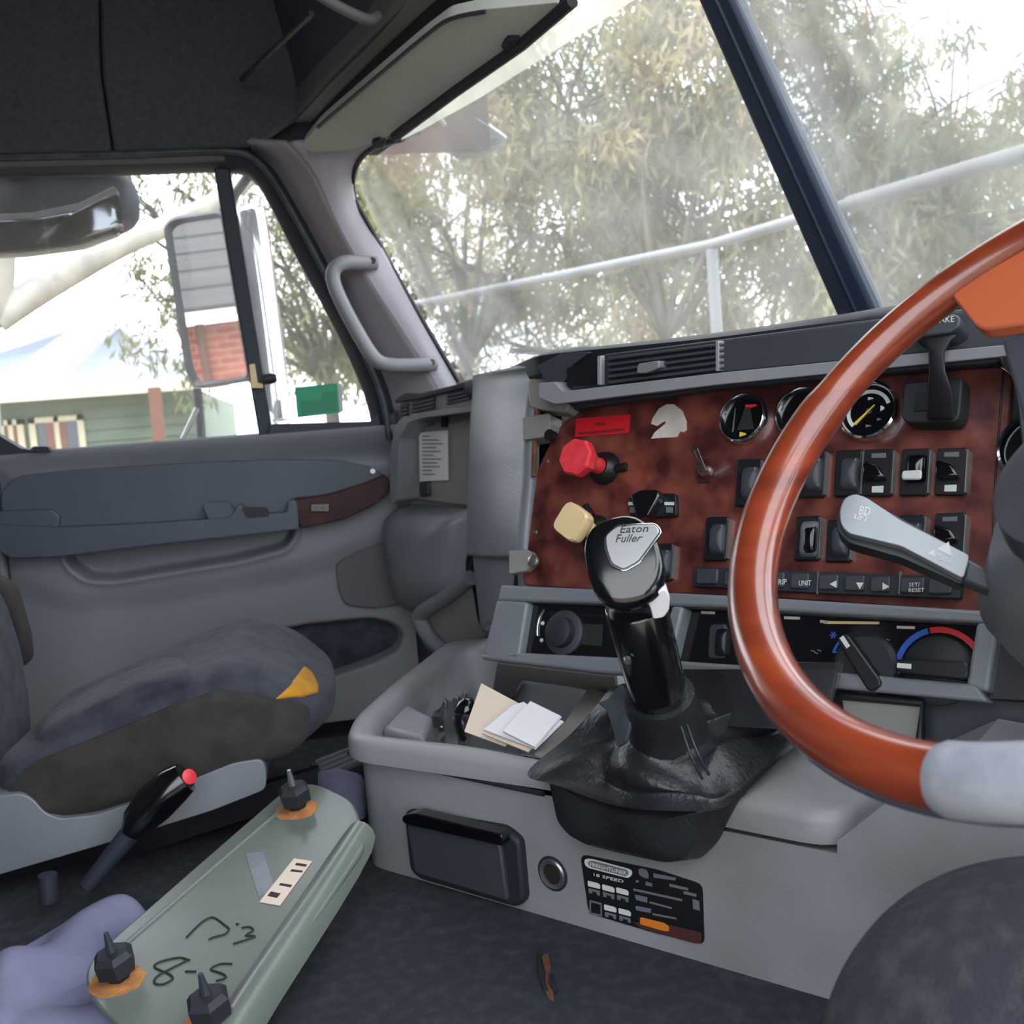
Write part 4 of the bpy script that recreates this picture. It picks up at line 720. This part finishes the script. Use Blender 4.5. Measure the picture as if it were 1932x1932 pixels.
cb = Dd(1975, 1128, 1.0); MB().tube([wc - wn * .07, wc - wn * .10, wc * .5 + cb * .5 - wn * .02, cb, cb - wn * .1 , cb - wn * .2], [.035, .045, .052, .056, .055, .05], 24).out('shroud', 'grey_dash', scl)
sk = thing('signal_stalk', 'grey turn signal stalk with white symbols beside the steering wheel', 'lever', Dd(1890, 1110, .98))
SK = pl(Dd(1750, 1050, .93), nrm(nrm(CP - Dd(1750, 1050, .93)) + ZV * .35)); 
slab('stalk_body', fillet([(1584, 962), (1592, 940), (1612, 931), (1634, 938), (1700, 982), (1830, 1048), (1818, 1092), (1700, 1030), (1600, 1006), (1586, 990)], 9), SK, .012, 'silver_grey', sk, bevel=.004, seg=3)
slab('stalk_underside', fillet([(1578, 975), (1584, 950), (1606, 934), (1640, 945), (1832, 1050), (1816, 1104), (1700, 1052), (1600, 1024), (1580, 1004)], 9), sh(SK, -.012), .022, 'black', sk, bevel=.006, seg=3)
slab('stalk_neck', [(1822, 1048), (1890, 1086), (1880, 1118), (1814, 1094)], SK, .02, 'charcoal', sk, off=-.003, bevel=.004)
ptext('lettering', 'BD', [(1624, 955), (1644, 958), (1640, 974), (1620, 971)], SK, .0004, 'white_print', sk); ptext('lettering', 'LIFT', [(1614, 970), (1640, 976), (1636, 985), (1611, 979)], SK, .0004, 'white_print', sk)
slab('hazard_mark', [(1768, 1036), (1790, 1022), (1796, 1050)], SK, .0006, 'white_print', sk, off=.0004); slab('arrow_mark', [(1750, 1044), (1763, 1037), (1762, 1050)], SK, .0006, 'white_print', sk, off=.0004)
ptext('lettering', 'PULL', [(1766, 1043), (1800, 1056), (1796, 1066), (1762, 1053)], SK, .0004, 'white_print', sk)

# ================================================================== SEATS AND FLOOR ITEMS
ps = thing('passenger_seat', 'dark blue-grey fabric passenger seat with mustard corner patch', 'seat', A((-.65, -.3, 0)))
XN = -.44
prof_t = [(-60, 1470), (60, 1424), (150, 1386), (250, 1340), (350, 1296), (430, 1272), (500, 1286), (560, 1310), (596, 1335)]
prof_b = [(-60, 1560), (60, 1540), (150, 1530), (250, 1510), (350, 1480), (430, 1456), (500, 1440), (550, 1425), (590, 1400)]
T3 = [U(*p, X_(XN)) for p in prof_t]; B3 = [U(*p, X_(XN)) for p in prof_b]
R = []
wid = [.50, .50, .50, .50, .50, .50, .49, .46, .40]
for i, (t, b) in enumerate(zip(T3, B3)):
    w = wid[i]; cx = -.44 - .25; zt_, zb_ = t[2], b[2]; y = t[1]; hh = (zt_ - zb_)
    prof = [(-.5, .30), (-.5, .75), (-.47, .95), (-.40, 1.06), (-.25, 1.04), (0, 1.0), (.25, 1.04), (.40, 1.08), (.47, .98), (.5, .78), (.5, .3), (.47, .02), (.4, -.03), (0, -.05), (-.4, -.03), (-.47, .02)]
    R.append([A((cx + px * w, y + (.0 if i < 8 else .0), zb_ + hz * hh)) for px, hz in prof])
last = R[-1]; cl = sum(last) / len(last); R.append([cl + (p - cl) * .75 + A((0, .02, -.004)) for p in last]); R.append([cl + (p - cl) * .3 + A((0, .028, -.006)) for p in last])
cush = MB().rings(R).out('cushion', 'seat', ps, sub=2, ang=180); cbt = bvh(cush)
TP = pl(U(300, 1300, X_(-.6)), np.cross(A((1, 0, 0)), T3[5] - T3[1])); TP = pl(T3[3] + A((0, 0, -.008)), np.cross(A((1, 0, 0)), T3[5] - T3[1]))
decal('seat_insert', [(60, 1372), (150, 1318), (250, 1272), (330, 1240), (362, 1242), (382, 1276), (372, 1290), (250, 1332), (120, 1388), (60, 1410)], cbt, .017, 'seat', ps, r=14, lo=-.012)
decal('corner_patch', [(512, 1324), (530, 1308), (556, 1278), (574, 1254), (590, 1266), (603, 1292), (603, 1308), (572, 1317)], cbt, .003, 'mustard', ps, r=3, label='mustard yellow corner patch')
m = MB(); bx = [U(*p, X_(-.84)) + A((.40, 0, 0)) for p in [(-260, 900), (-30, 1080), (6, 1140), (34, 1230), (50, 1330), (56, 1420), (40, 1460), (-260, 1500)]]
m.prism(fillet(bx, .02), (1, 0, 0), .42); m.out('backrest', 'seat', ps, bevel=.03, seg=4)
m = MB(); m.prism([U(*p, X_(-.92)) for p in [(-60, 1060), (20, 1110), (46, 1200), (52, 1256), (-60, 1300)]], (1, 0, 0), .06); m.out('backrest_wing', 'seat_side', ps, bevel=.015, seg=3)
sidep = [(-60, 1580), (60, 1440), (200, 1385), (330, 1330), (420, 1302), (500, 1318), (560, 1332), (588, 1350), (580, 1395), (540, 1425), (480, 1445), (300, 1500), (130, 1545), (80, 1545)]
pillow('side_bolster', sidep, X_(XN), .016, 'seat_side', ps, r=16, base=.05, rings=5)
slab('seat_base', fillet([(-60, 1515), (0, 1502), (40, 1497), (62, 1508), (84, 1534), (112, 1545), (180, 1538), (280, 1505), (440, 1440), (492, 1432), (502, 1448), (502, 1490), (400, 1530), (200, 1592), (-60, 1668)], 12), X_(-.425), .46, 'grey_dash', ps, bevel=.014, seg=4)
slab('base_gap_strip', [(-60, 1640), (300, 1540), (600, 1450), (600, 1500), (300, 1600), (60, 1680), (-60, 1700)], X_(-.52), .02, 'black', ps)  # black strip filling the dark gap under the seat base
lv = thing('park_lever', 'black lever with red tip beside the passenger seat base', 'lever', U(170, 1665, X_(-.36)))
LP = X_(-.36)
MB().tube([U(*p, LP) for p in [(165, 1672), (205, 1622), (250, 1566)]], [.011, .012, .014], 10).out('shaft', 'rubber', lv)
MB().tube([U(*p, LP) for p in [(246, 1572), (262, 1548), (290, 1516), (330, 1480), (350, 1466)]], [.014, .022, .027, .025, .021], 18).out('grip', 'black_gloss', lv)
tipd = nrm(U(355, 1462, LP) - U(320, 1490, LP)); MB().lathe(U(349, 1468, LP) + A((.004, 0, 0)), nrm(tipd + A((.9, 0, 0))), [(.010, .010), (.010, .0125), (.006, .0135)], 18).out('tip', 'red', lv, label='red button tip')
MB().tube([U(92, 1700, LP), U(90, 1650, LP)], .012).out('bracket', 'rubber', lv)
# floor vent / ribbed plate by the console
fv = thing('footwell_grille', 'small ribbed dark grille on the floor between seat and console', 'grille', U(630, 1460, Z_(.02)))
GP = Z_(.03); slab('plate', [(585, 1440), (668, 1405), (690, 1440), (610, 1470)], GP, .03, 'charcoal', fv)
for k in range(4): slab('rib', [(596 + 5 * k, 1440 + 8 * k), (668 + 4 * k, 1412 + 8 * k), (669 + 4 * k, 1415 + 8 * k), (597 + 5 * k, 1444 + 8 * k)], GP, .006, 'grey_dash', fv, off=.006)
# removed trim panel lying on the floor
a_, b_, c_ = U(190, 1870, Z_(.05)), U(440, 1932, Z_(.05)), U(600, 1520, Z_(.115)); TPL = pl(a_, np.cross(b_ - a_, c_ - a_))
tp_ = thing('cover_panel', 'grey-green removed trim panel lying on the floor with mounting clips', 'panel', U(380, 1750, TPL))
outl = fillet([(158, 1845), (170, 1812), (225, 1760), (380, 1625), (530, 1496), (556, 1478), (600, 1478), (668, 1510), (692, 1590), (600, 1725), (510, 1850), (450, 1940), (410, 2010), (330, 2010), (235, 1945), (175, 1890)], 22)
slab('panel_sheet', outl, TPL, .008, 'panel_green', tp_, bevel=.003, seg=3)
RL = [(684, 1560), (600, 1690), (520, 1805), (450, 1910), (405, 1990)]
MB().rings([[U(*p, TPL) + TPL[1] * h + nrm(b_ - a_) * w for p in RL] for w, h in ((-.02, .0005), (-.008, .008), (.004, .009), (.016, .0), (.02, -.02))], (False, False), False).out('rolled_edge', 'panel_green', tp_, ang=80, sub=1)
MB().tube([U(*p, TPL) for p in [(215, 1800), (400, 1640), (540, 1520)]], .003).out('crease', 'panel_green', tp_)
def clip(x, y, s):
    c = U(x, y, TPL); u = nrm(b_ - a_); n_ = TPL[1]; v = np.cross(n_, u)
    k = MB(); k.rings([[c + n_ * h * s + q * s * (math.cos(a) * u * wx + math.sin(a) * v) for a in np.linspace(0, 2 * math.pi, 6, False) + .3] for h, q, wx in ((0, .010, 1), (.006, .013, 1), (.010, .020, 1), (.026, .021, 1), (.032, .016, 1), (.033, .006, 1))])
    o = k.out('clip', 'black_soft', tp_, ang=25, label='black push-in mounting clip'); MB().tube([c + n_ * .03 * s, c + n_ * .042 * s, c + n_ * .054 * s], [.006 * s, .004 * s, .0025 * s], 8).out('prong', 'steel' if y < 1600 else 'rubber', o)
    rg = [c + n_ * .0008 + (.028 + .005 * random.random()) * s * (math.cos(a) * u + .8 * math.sin(a) * v) - v * .004 for a in np.linspace(0, 2 * math.pi, 18, False)]
    MB().prism(rg, n_, .001).out('glue_ring', 'rust', o)
clip(562, 1524, 1.0); clip(226, 1846, 1.0); clip(404, 1930, 1.0)
slab('tape_piece', [(463, 1611), (497, 1608), (520, 1682), (488, 1692)], TPL, .0008, 'tape', tp_, off=.0008, label='strip of grey tape')
lb = slab('paper_label', [(555, 1621), (589, 1626), (528, 1710), (490, 1703)], TPL, .0008, 'paper_cream', tp_, off=.0012, label='small cream printed label')
slab('print', [[(560, 1630), (580, 1633), (577, 1637), (557, 1634)], [(551, 1642), (572, 1645), (570, 1648), (548, 1646)], [(530, 1668), (552, 1672), (549, 1676), (527, 1672)], [(512, 1684), (530, 1688), (523, 1696), (505, 1692)]], TPL, .0003, 'ink', lb, off=.0016)
for st_ in ([(352, 1770), (380, 1742), (402, 1732), (424, 1746), (432, 1754), (424, 1764), (402, 1770), (394, 1774)], [(446, 1744), (450, 1745)], [(456, 1752), (470, 1750), (478, 1756), (464, 1766), (482, 1768), (440, 1782)],
            [(358, 1813), (338, 1808), (302, 1816), (292, 1826), (318, 1838), (326, 1848), (308, 1858), (292, 1856), (296, 1844), (320, 1830), (352, 1814), (358, 1811)], [(350, 1834), (370, 1834)], [(438, 1820), (416, 1820), (398, 1830), (420, 1838), (426, 1846), (408, 1852)]):
    MB().tube(spline([U(*p, TPL) + TPL[1] * .0006 for p in st_], 4), .0012, 6).out('handwriting', 'ink_dark', tp_)
# cloth under the panel
gx = 46; CL = [(-40, 1850), (20, 1800), (80, 1768), (165, 1735), (235, 1716), (275, 1722), (300, 1760), (330, 1860), (300, 1960), (200, 2000), (-40, 2000)]
clo = pillow('crumpled_cloth', CL, Z_(.004), .030, 'cloth', r=30, rings=30, base=.0, nz=.05, nsc=11, p=2.0, sub=1); tag(clo, 'crumpled lilac-blue cloth on the floor under the removed panel', 'cloth')
bl = pillow('blue_rag', [(588, 1468), (640, 1458), (690, 1470), (690, 1520), (640, 1530), (600, 1500)], Z_(.03), .02, 'cloth', r=12, rings=8, nz=.008, nsc=30, base=.02); tag(bl, 'small blue rag tucked between the floor panel and console', 'cloth')
# driver seat corner in the foreground
ds = thing('driver_seat', 'dark charcoal fabric seat corner in the lower right foreground', 'seat', A((.55, .05, 0)))
def superell(c, r, u, v, w, e=.55, nu=36, nv=18):
    Rr = []
    f = lambda x: math.copysign(abs(x) ** e, x)
    for j in range(nv + 1):
        ph = -math.pi / 2 + math.pi * j / nv; Rr.append([A(c) + r[0] * f(math.cos(ph)) * f(math.cos(q)) * u + r[1] * f(math.cos(ph)) * f(math.sin(q)) * v + r[2] * f(math.sin(ph)) * w for q in np.linspace(0, 2 * math.pi, nu, False)])
    return Rr
sc_ = Dd(2165, 2165, .66); MB().rings(superell(sc_, (.185, .15, .155), hd(131.5) * -1, nrm(A((CONS[1][0], CONS[1][1], 0))), ZV, .85, 90, 44)).out('cushion', 'carpet', ds, ang=180)

# items in the tray
pa = thing('folded_paper', 'cream folded paper standing in the console tray', 'paper', U(930, 1390, Z_(.1)))
P1 = pl(Dd(960, 1350, 1.26), nrm(CONS[1] + ZV * 1.0)); 
slab('sheet', [(908, 1289), (1000, 1338), (952, 1408), (876, 1380)], P1, .002, 'paper_cream', pa); slab('back_sheet', [(914, 1296), (996, 1342), (955, 1400), (884, 1376)], P1, .002, 'paper', pa, off=-.005)
pb = thing('paper_bundle', 'bundle of folded white papers leaning in the console tray', 'paper', U(1000, 1400, Z_(.1)))
P2 = pl(Dd(985, 1362, 1.222), nrm(CONS[1] + ZV * 1.2))
slab('sheet', [(968, 1330), (988, 1324), (1020, 1348), (1062, 1360), (1008, 1412), (912, 1376)], P2, .003, 'paper', pb); slab('sheet', [(1005, 1328), (1062, 1356), (1012, 1414), (952, 1384)], P2, .003, 'paper', pb, off=.006); slab('sheet', [(975, 1334), (1040, 1360), (990, 1412), (904, 1378)], P2, .003, 'paper_cream', pb, off=-.006)
bg_ = pillow('plastic_bag', [(808, 1380), (835, 1362), (862, 1352), (872, 1340), (890, 1330), (896, 1350), (880, 1392), (830, 1394)], Z_(.10), .035, 'clear_plastic', r=5, rings=8, nz=.03, nsc=70, base=.02, ang=10); tag(bg_, 'crumpled clear plastic bag in the console tray', 'plastic bag')
cp = MB().tube(spline([Dd(872, 1390, 1.36), Dd(862, 1360, 1.35), Dd(868, 1338, 1.34), Dd(884, 1328, 1.34), Dd(880, 1345, 1.34)], 4), [.012] * 17, 8, flat=.5).out('black_clip', 'black_gloss'); tag(cp, 'small black plastic clip beside the folded papers', 'clip')

# ================================================================== OUTSIDE
GZ0 = -1.3
m = MB(); m.box((-20, 10, GZ0), (1, 0, 0), (0, 1, 0), (0, 0, 1), 90, 90, .1); tag(m.out('ground', 'ground', smooth=False), 'dry pale yard ground outside the truck', kind=S)
# mirrors
mr = thing('door_mirror', 'tall black-framed door mirror reflecting a brick house', 'mirror', U(400, 740, X_(-1.8)))
mn = nrm(A((.654, -.756, -.035))); MP = pl(U(400, 570, X_(-1.80)), mn)
mo = fillet([(310, 428), (326, 410), (424, 396), (452, 560), (478, 716), (370, 734), (352, 700), (330, 560)], 12)
mi = fillet([(326, 434), (342, 423), (420, 410), (444, 560), (470, 708), (380, 722), (366, 690), (344, 556)], 10)
mfr = [[U(*p, MP) + MP[1] * h for p in L] for L, h in ((mo, -.04), (mo, .004), ([(.6 * A(a) + .4 * A(b)) for a, b in zip(mo, mi)], .012), (mi, .002), (mi, -.02))]
MB().rings(mfr, (True, True)).out('mirror_housing', 'rubber', mr, ang=60); slab('mirror_glass', mi, MP, .002, 'mirror', mr, off=.0025)
MB().tube([U(372, 735, X_(-1.8)), U(378, 800, X_(-1.78)), U(385, 900, X_(-1.70))], .012).out('support_arm', 'rubber', mr)
MB().tube([U(345, 828, X_(-1.75)), U(372, 770, X_(-1.75))], .007).out('brace', 'steel', mr); MB().tube([U(420, 400, X_(-1.8)), U(470, 330, X_(-1.7)), U(520, 300, X_(-1.6))], .012).out('upper_arm', 'rubber', mr)
cvm = thing('convex_mirror', 'rounded look-down mirror hanging over the passenger window', 'mirror', U(110, 480, X_(-1.6)))
c = U(75, 385, X_(-1.66)); MB().rings(superell(c, (.10, .225, .085), A((1, 0, 0)), A((0, 1, 0)), ZV, .6)).out('housing', 'bar_blue', cvm, ang=180)
CX = X_(-1.565)
pillow('convex_glass', [(-90, 420), (60, 412), (150, 396), (222, 362), (232, 420), (226, 440), (150, 468), (40, 482), (-90, 486)], CX, .018, 'mirror_dim', cvm, r=14, rings=8, base=.03); 
slab('rim_band', fillet([(-90, 408), (60, 402), (150, 384), (216, 352), (224, 364), (150, 400), (60, 416), (-90, 424)], 5), CX, .03, 'grey', cvm, off=.006, bevel=.005)
MB().tube([U(0, 340, X_(-1.66)), U(-10, 310, X_(-1.6)), U(0, 270, X_(-1.5))], .02).out('bracket', 'rubber', cvm)
exs = thing('exhaust_stack', 'polished white metal stack standing outside the quarter window', 'pipe', U(520, 900, X_(-1.95)))
q = [U(*p, X_(-1.95)) for p in [(470, 404), (480, 470), (500, 620), (520, 790), (532, 900)]] + [A((-1.95, .02, GZ0))]
MB().tube(spline([q[0] + A((0, 0, .01))] + q, 4), [.012, .03, .038, .043] + [.046] * 21, 24).out('stack_tube', 'white_chrome', exs); 
hm = thing('hood_mirror', 'small grey mirror hanging beyond the top of the windscreen', 'mirror', Dd(880, 300, 2.6))
HM = pl(Dd(885, 262, 2.5), nrm(CP - Dd(885, 262, 2.5) + A((0, -.3, -.5))))
slab('mirror_shell', fillet([(812, 260), (835, 256), (900, 222), (958, 262), (945, 280), (905, 298), (868, 302), (850, 292)], 8), HM, .03, 'grey', hm, bevel=.008, seg=3); slab('mirror_face', fillet([(908, 268), (940, 260), (946, 268), (912, 282)], 3), HM, .002, 'mirror', hm, off=.001)
MB().tube([U(850, 250, sh(HM, -.02)), Dd(830, 226, 2.45), Dd(826, 190, 2.35)], .008).out('mirror_stem', 'visor_trim', hm)
wi = MB().tube(spline([Dd(965, 662, 2.25), Dd(1040, 664, 2.1), Dd(1110, 656, 1.98)], 4), .006).out('wiper_arm', 'black_soft'); tag(wi, 'thin black wiper arm lying at the foot of the windscreen', 'wiper')
# pipe railing in front of the truck
rl = thing('pipe_railing', 'pale metal pipe railing crossing behind the windscreen', 'railing', A((Dd(1345, 700, 4.2)[0], Dd(1345, 700, 4.2)[1], GZ0)))
ra = [Dd(700, 590, 5.6), Dd(830, 566, 5.2), Dd(1340, 462, 4.2), Dd(1600, 386, 3.75), Dd(1932, 290, 3.3), Dd(2100, 240, 3.1)]
MB().tube(ra[:4], .021).out('top_rail', 'pipe', rl); MB().tube(ra[3:], .027).out('top_rail', 'pipe', rl)
po = Dd(1343, 470, 4.2); MB().tube([po, A((po[0], po[1], GZ0))], .024).out('rail_post', 'pipe', rl); p2 = Dd(2080, 245, 3.1); MB().tube([p2, A((p2[0], p2[1], GZ0))], .024).out('rail_post', 'pipe', rl); p2 = Dd(715, 588, 5.55); MB().tube([p2, A((p2[0], p2[1], GZ0))], .024).out('rail_post', 'pipe', rl)
# trees
def leaves(nm, centers, n, L, wd, mt, parent, droop=.75):
    C = np.array([c for c, r in centers]); Rd = np.array([r for c, r in centers]); pr_ = (Rd ** 2); pr_ /= pr_.sum()
    k = rng.choice(len(C), n, p=pr_); d = rng.normal(size=(n, 3)); d /= np.linalg.norm(d, axis=1)[:, None]; rad = Rd[k] * rng.random(n) ** .45
    p = C[k] + d * rad[:, None]; dirv = rng.normal(size=(n, 3)) * .55; dirv[:, 2] -= droop; dirv /= np.linalg.norm(dirv, axis=1)[:, None]
    w = np.cross(dirv, rng.normal(size=(n, 3))); w /= np.linalg.norm(w, axis=1)[:, None]; s = rng.uniform(.6, 1.35, n)[:, None]
    a = p; b = p + dirv * L * .5 * s + w * wd * s; c = p + dirv * L * s; e = p + dirv * L * .5 * s - w * wd * s
    v = np.stack([a, b, c, e], 1).reshape(-1, 3); me = bpy.data.meshes.new(nm); me.vertices.add(4 * n); me.vertices.foreach_set('co', v.ravel()); me.loops.add(4 * n); me.loops.foreach_set('vertex_index', np.arange(4 * n, dtype=np.int32)); me.polygons.add(n); me.polygons.foreach_set('loop_start', np.arange(0, 4 * n, 4, dtype=np.int32)); me.update(calc_edges=True)
    o = bpy.data.objects.new(nm, me); COL.objects.link(o); me.materials.append(M[mt]); adopt(o, parent); o['kind'] = 'stuff'; return o
def tree(label, px, dist, clumps, n, mt, L=.13, wd=.012, group='trees beyond the windscreen', seed=0, trunk=.09, fork=None):
    """clumps: (x px, y px, distance, radius) of each leaf mass"""
    rnd = random.Random(seed); g = Dd(px, 800, dist); root = A((g[0], g[1], GZ0)); t = thing('gum_tree', label, 'tree', root, group)
    fk = A((root[0], root[1], GZ0 + 2.4)) + A((rnd.uniform(-.3, .3), rnd.uniform(-.3, .3), 0)); MB().tube(spline([root, .5 * (root + fk) + A((.1, .05, 0)), fk], 4), [trunk * (1 - .04 * i) for i in range(9)], 10).out('trunk', 'bark', t)
    cen = []; mb = MB()
    for x, y, d, r in clumps:
        c = Dd(x, y, d); mid = .5 * (fk + c) + A((rnd.uniform(-.4, .4), rnd.uniform(-.4, .4), rnd.uniform(.0, .5)))
        pts = spline([fk, mid, c], 5); mb.tube(pts, [trunk * .34 * (1 - .075 * i) for i in range(len(pts))], 7)
        for _ in range(5):
            e = c + A((rnd.gauss(0, 1), rnd.gauss(0, 1), rnd.gauss(0, .8))) * r * .75; mb.tube(spline([pts[6], .5 * (pts[6] + e) + A((0, 0, .15 * r)), e], 3), [.014, .012, .011, .010, .008, .007, .006], 5)
        for _ in range(7):
            o_ = A((rnd.gauss(0, 1), rnd.gauss(0, 1), rnd.gauss(0, 1))) * r * .55; cen.append((c + o_, r * rnd.uniform(.32, .6)))
    mb.out('branches', 'bark', t); leaves('foliage', cen, n, L, wd, mt, t)
    return t
tree('olive green gum tree seen through the left of the windscreen', 850, 9, [(700, 120, 9, 1.0), (760, 330, 9.5, .8), (860, 160, 8.5, 1.0), (960, 60, 9, 1.0), (800, 520, 10, .8), (960, 320, 9, .9), (930, 560, 10.5, .8), (760, 640, 11, .7)], 20000, 'leaf_olive', seed=1)
tree('dry-tipped gum tree filling the middle of the windscreen', 1180, 8, [(1120, 60, 8, .95), (1080, 220, 8.5, .9), (1230, 140, 8, 1.0), (1210, 300, 8.5, .9), (1330, 250, 8, .8), (1130, 420, 9.5, .6), (1290, 430, 9, .6), (1180, 600, 10, .7), (1420, 420, 9, .7), (1060, 520, 10, .5), (1400, 90, 8, .8)], 26000, 'leaf_dry', seed=2)
tree('leafy gum tree on the right behind the windscreen centre bar', 1700, 8, [(1480, 60, 8, .7), (1600, 160, 8, .6), (1560, 300, 7.8, .8), (1700, 330, 8, .8), (1660, 220, 8.3, .6), (1850, 330, 8, .8), (1500, 560, 9, .6), (1780, 460, 8.5, .6), (1640, 430, 8.2, .6), (1900, 230, 8.2, .6), (1450, 640, 9, .6), (2000, 420, 8, .9)], 21000, 'leaf_olive', seed=3)
tree('distant hedge of low trees along the yard edge', 1250, 15, [(x, y, 15, 1.3) for x, y in ((720, 560), (860, 640), (1000, 590), (1120, 650), (1250, 560), (1380, 610), (1500, 520), (1650, 640), (1800, 560), (1950, 600), (680, 420))], 16000, 'leaf_dry', seed=4, L=.2, wd=.02)
tree('sparse tree seen through the passenger quarter window', 600, 10, [(330, 470, 10, .35), (300, 560, 10, .45), (345, 640, 10, .4), (560, 480, 10, .6), (540, 600, 10, .5), (640, 660, 10, .5), (520, 380, 10, .4), (380, 340, 10, .3), (120, 360, 10, .4), (220, 340, 10, .35)], 5200, 'leaf_olive', seed=5, group='trees beside the truck')
lt = thing('leaning_tree', 'bare pale tree limb slanting across the passenger window', 'tree', A((Dd(-60, 700, 8)[0], Dd(-60, 700, 8)[1], GZ0)))
MB().tube(spline([A((Dd(-80, 700, 8)[0], Dd(-80, 700, 8)[1], GZ0)), Dd(-65, 700, 8), Dd(-35, 560, 8), Dd(-30, 430, 8), Dd(-40, 300, 8)], 4), [.2] * 17, 12).out('trunk', 'bark_pale', lt)
MB().tube(spline([Dd(-10, 600, 8), Dd(60, 556, 8), Dd(140, 510, 8), Dd(230, 462, 8), Dd(320, 424, 8.1), Dd(420, 372, 8.3), Dd(520, 300, 8.5)], 4), [.11 - .0022 * i for i in range(25)], 12).out('limb', 'bark_pale', lt)
# weatherboard house beyond the passenger window
hs = thing('weatherboard_house', 'pale green weatherboard house with iron roof beyond the passenger window', 'house', A((-13.5, -2.5, GZ0)))
HX = X_(-13.2)
def hy(x): return U(x, 780, HX)[1]
y0, y1 = hy(-160), hy(372); ze = U(200, 745, HX)[2]
m = MB(); m.box((-13.3, (y0 + y1) / 2, (ze + GZ0) / 2), (0, 1, 0), (0, 0, 1), (1, 0, 0), (y1 - y0) / 2, (ze - GZ0) / 2, 6); m.out('wall', 'weatherboard', hs, smooth=False)
ba, bb = hy(150), hy(370)
for k in range(13):
    zz = ze - .14 - k * .15; MB().add([(-13.29, ba, zz), (-13.29, bb, zz), (-13.24, bb, zz - .15), (-13.24, ba, zz - .15), (-13.295, ba, zz - .15), (-13.295, bb, zz - .15)], [(0, 3, 2, 1), (3, 4, 5, 2)]).out('weatherboard', 'weatherboard', hs, smooth=False)
for a, b in ((-10, 40), (50, 155)):
    f_ = MB(); q = [(hy(a), .62), (hy(b), .62)]; yy0, yy1 = hy(a), hy(b); zt2, zb2 = U(100, 786, HX)[2], U(100, 850, HX)[2]
    for r_ in ((yy0, yy0 + .08, zb2, zt2), (yy1 - .08, yy1, zb2, zt2), (yy0, yy1, zt2 - .07, zt2), ((yy0 + yy1) / 2 - .03, (yy0 + yy1) / 2 + .03, zb2, zt2)): f_.box((-13.22, (r_[0] + r_[1]) / 2, (r_[2] + r_[3]) / 2), (0, 1, 0), (0, 0, 1), (1, 0, 0), (r_[1] - r_[0]) / 2, (r_[3] - r_[2]) / 2, .08)
    wf_ = f_.out('window', 'fascia', hs, smooth=False); m = MB(); m.box((-13.27, (yy0 + yy1) / 2, (zt2 + zb2) / 2), (0, 1, 0), (0, 0, 1), (1, 0, 0), (yy1 - yy0) / 2, (zt2 - zb2) / 2, .02); m.out('pane', 'window_dark', wf_, smooth=False)
    m = MB(); m.box((-13.255, (yy0 + yy1) / 2 - .02, (zt2 + zb2) / 2), (0, 1, 0), (0, 0, 1), (1, 0, 0), .13, (zt2 - zb2) / 2, .01); m.out('curtain', 'curtain', wf_, smooth=False)
for x in (292,): yy = hy(x); m = MB(); m.box((-12.3, yy * .93, (ze + GZ0) / 2), (0, 1, 0), (0, 0, 1), (1, 0, 0), .07, (ze - GZ0) / 2, .14); m.out('post', 'timber_post', hs, smooth=False)
# corrugated roof
ny = 260; ys = np.linspace(y0 - .4, y1 + .5, ny); rv = []
for i, y in enumerate(ys):
    w = .02 * math.sin(i * math.pi / 2 * 1.0); rv += [(-12.55, y, ze + .10 + w), (-17.5, min(max(y, y0 + 1), y1 - 1.6), ze + 1.35 + w)]
mesh('roof', rv, [(2 * i, 2 * i + 1, 2 * i + 3, 2 * i + 2) for i in range(ny - 1)], 'roof_iron', hs, smooth=False)
m = MB(); m.box((-12.5, (y0 + y1) / 2, ze + .03), (0, 1, 0), (0, 0, 1), (1, 0, 0), (y1 - y0) / 2 + .5, .075, .12); m.out('gutter', 'fascia', hs, smooth=False)
# brick house behind the truck, seen only in the door mirror
bh = thing('brick_house', 'red brick house with grey tiled roof reflected in the door mirror', 'house', A((-4.5, -10, GZ0)))
m = MB(); m.box((-5.5, -9.5, (1.6 + GZ0) / 2), (1, 0, 0), (0, 0, 1), (0, 1, 0), 6, (1.6 - GZ0) / 2, 4); m.out('wall', 'brick', bh, smooth=False)
m = MB(); m.box((-5.5, -8.95, 1.66), (1, 0, 0), (0, 0, 1), (0, 1, 0), 6.4, .03, .12); m.out('gutter', 'fascia', bh, smooth=False)
for k in range(9):
    m = MB(); zz, yy = 1.75 + k * .26, -9.0 - k * .45; m.add([(-12, yy, zz), (1, yy, zz), (1, yy - .5, zz + .27), (-12, yy - .5, zz + .27), (-12, yy, zz - .05), (1, yy, zz - .05)], [(0, 1, 2, 3), (4, 5, 1, 0)]); m.out('tile_course', 'roof_tile', bh, smooth=False)
m = MB(); m.tube([A((-4.1, -9.4, 1.6)), A((-4.1, -9.4, GZ0))], .05); m.out('downpipe', 'timber_post', bh)
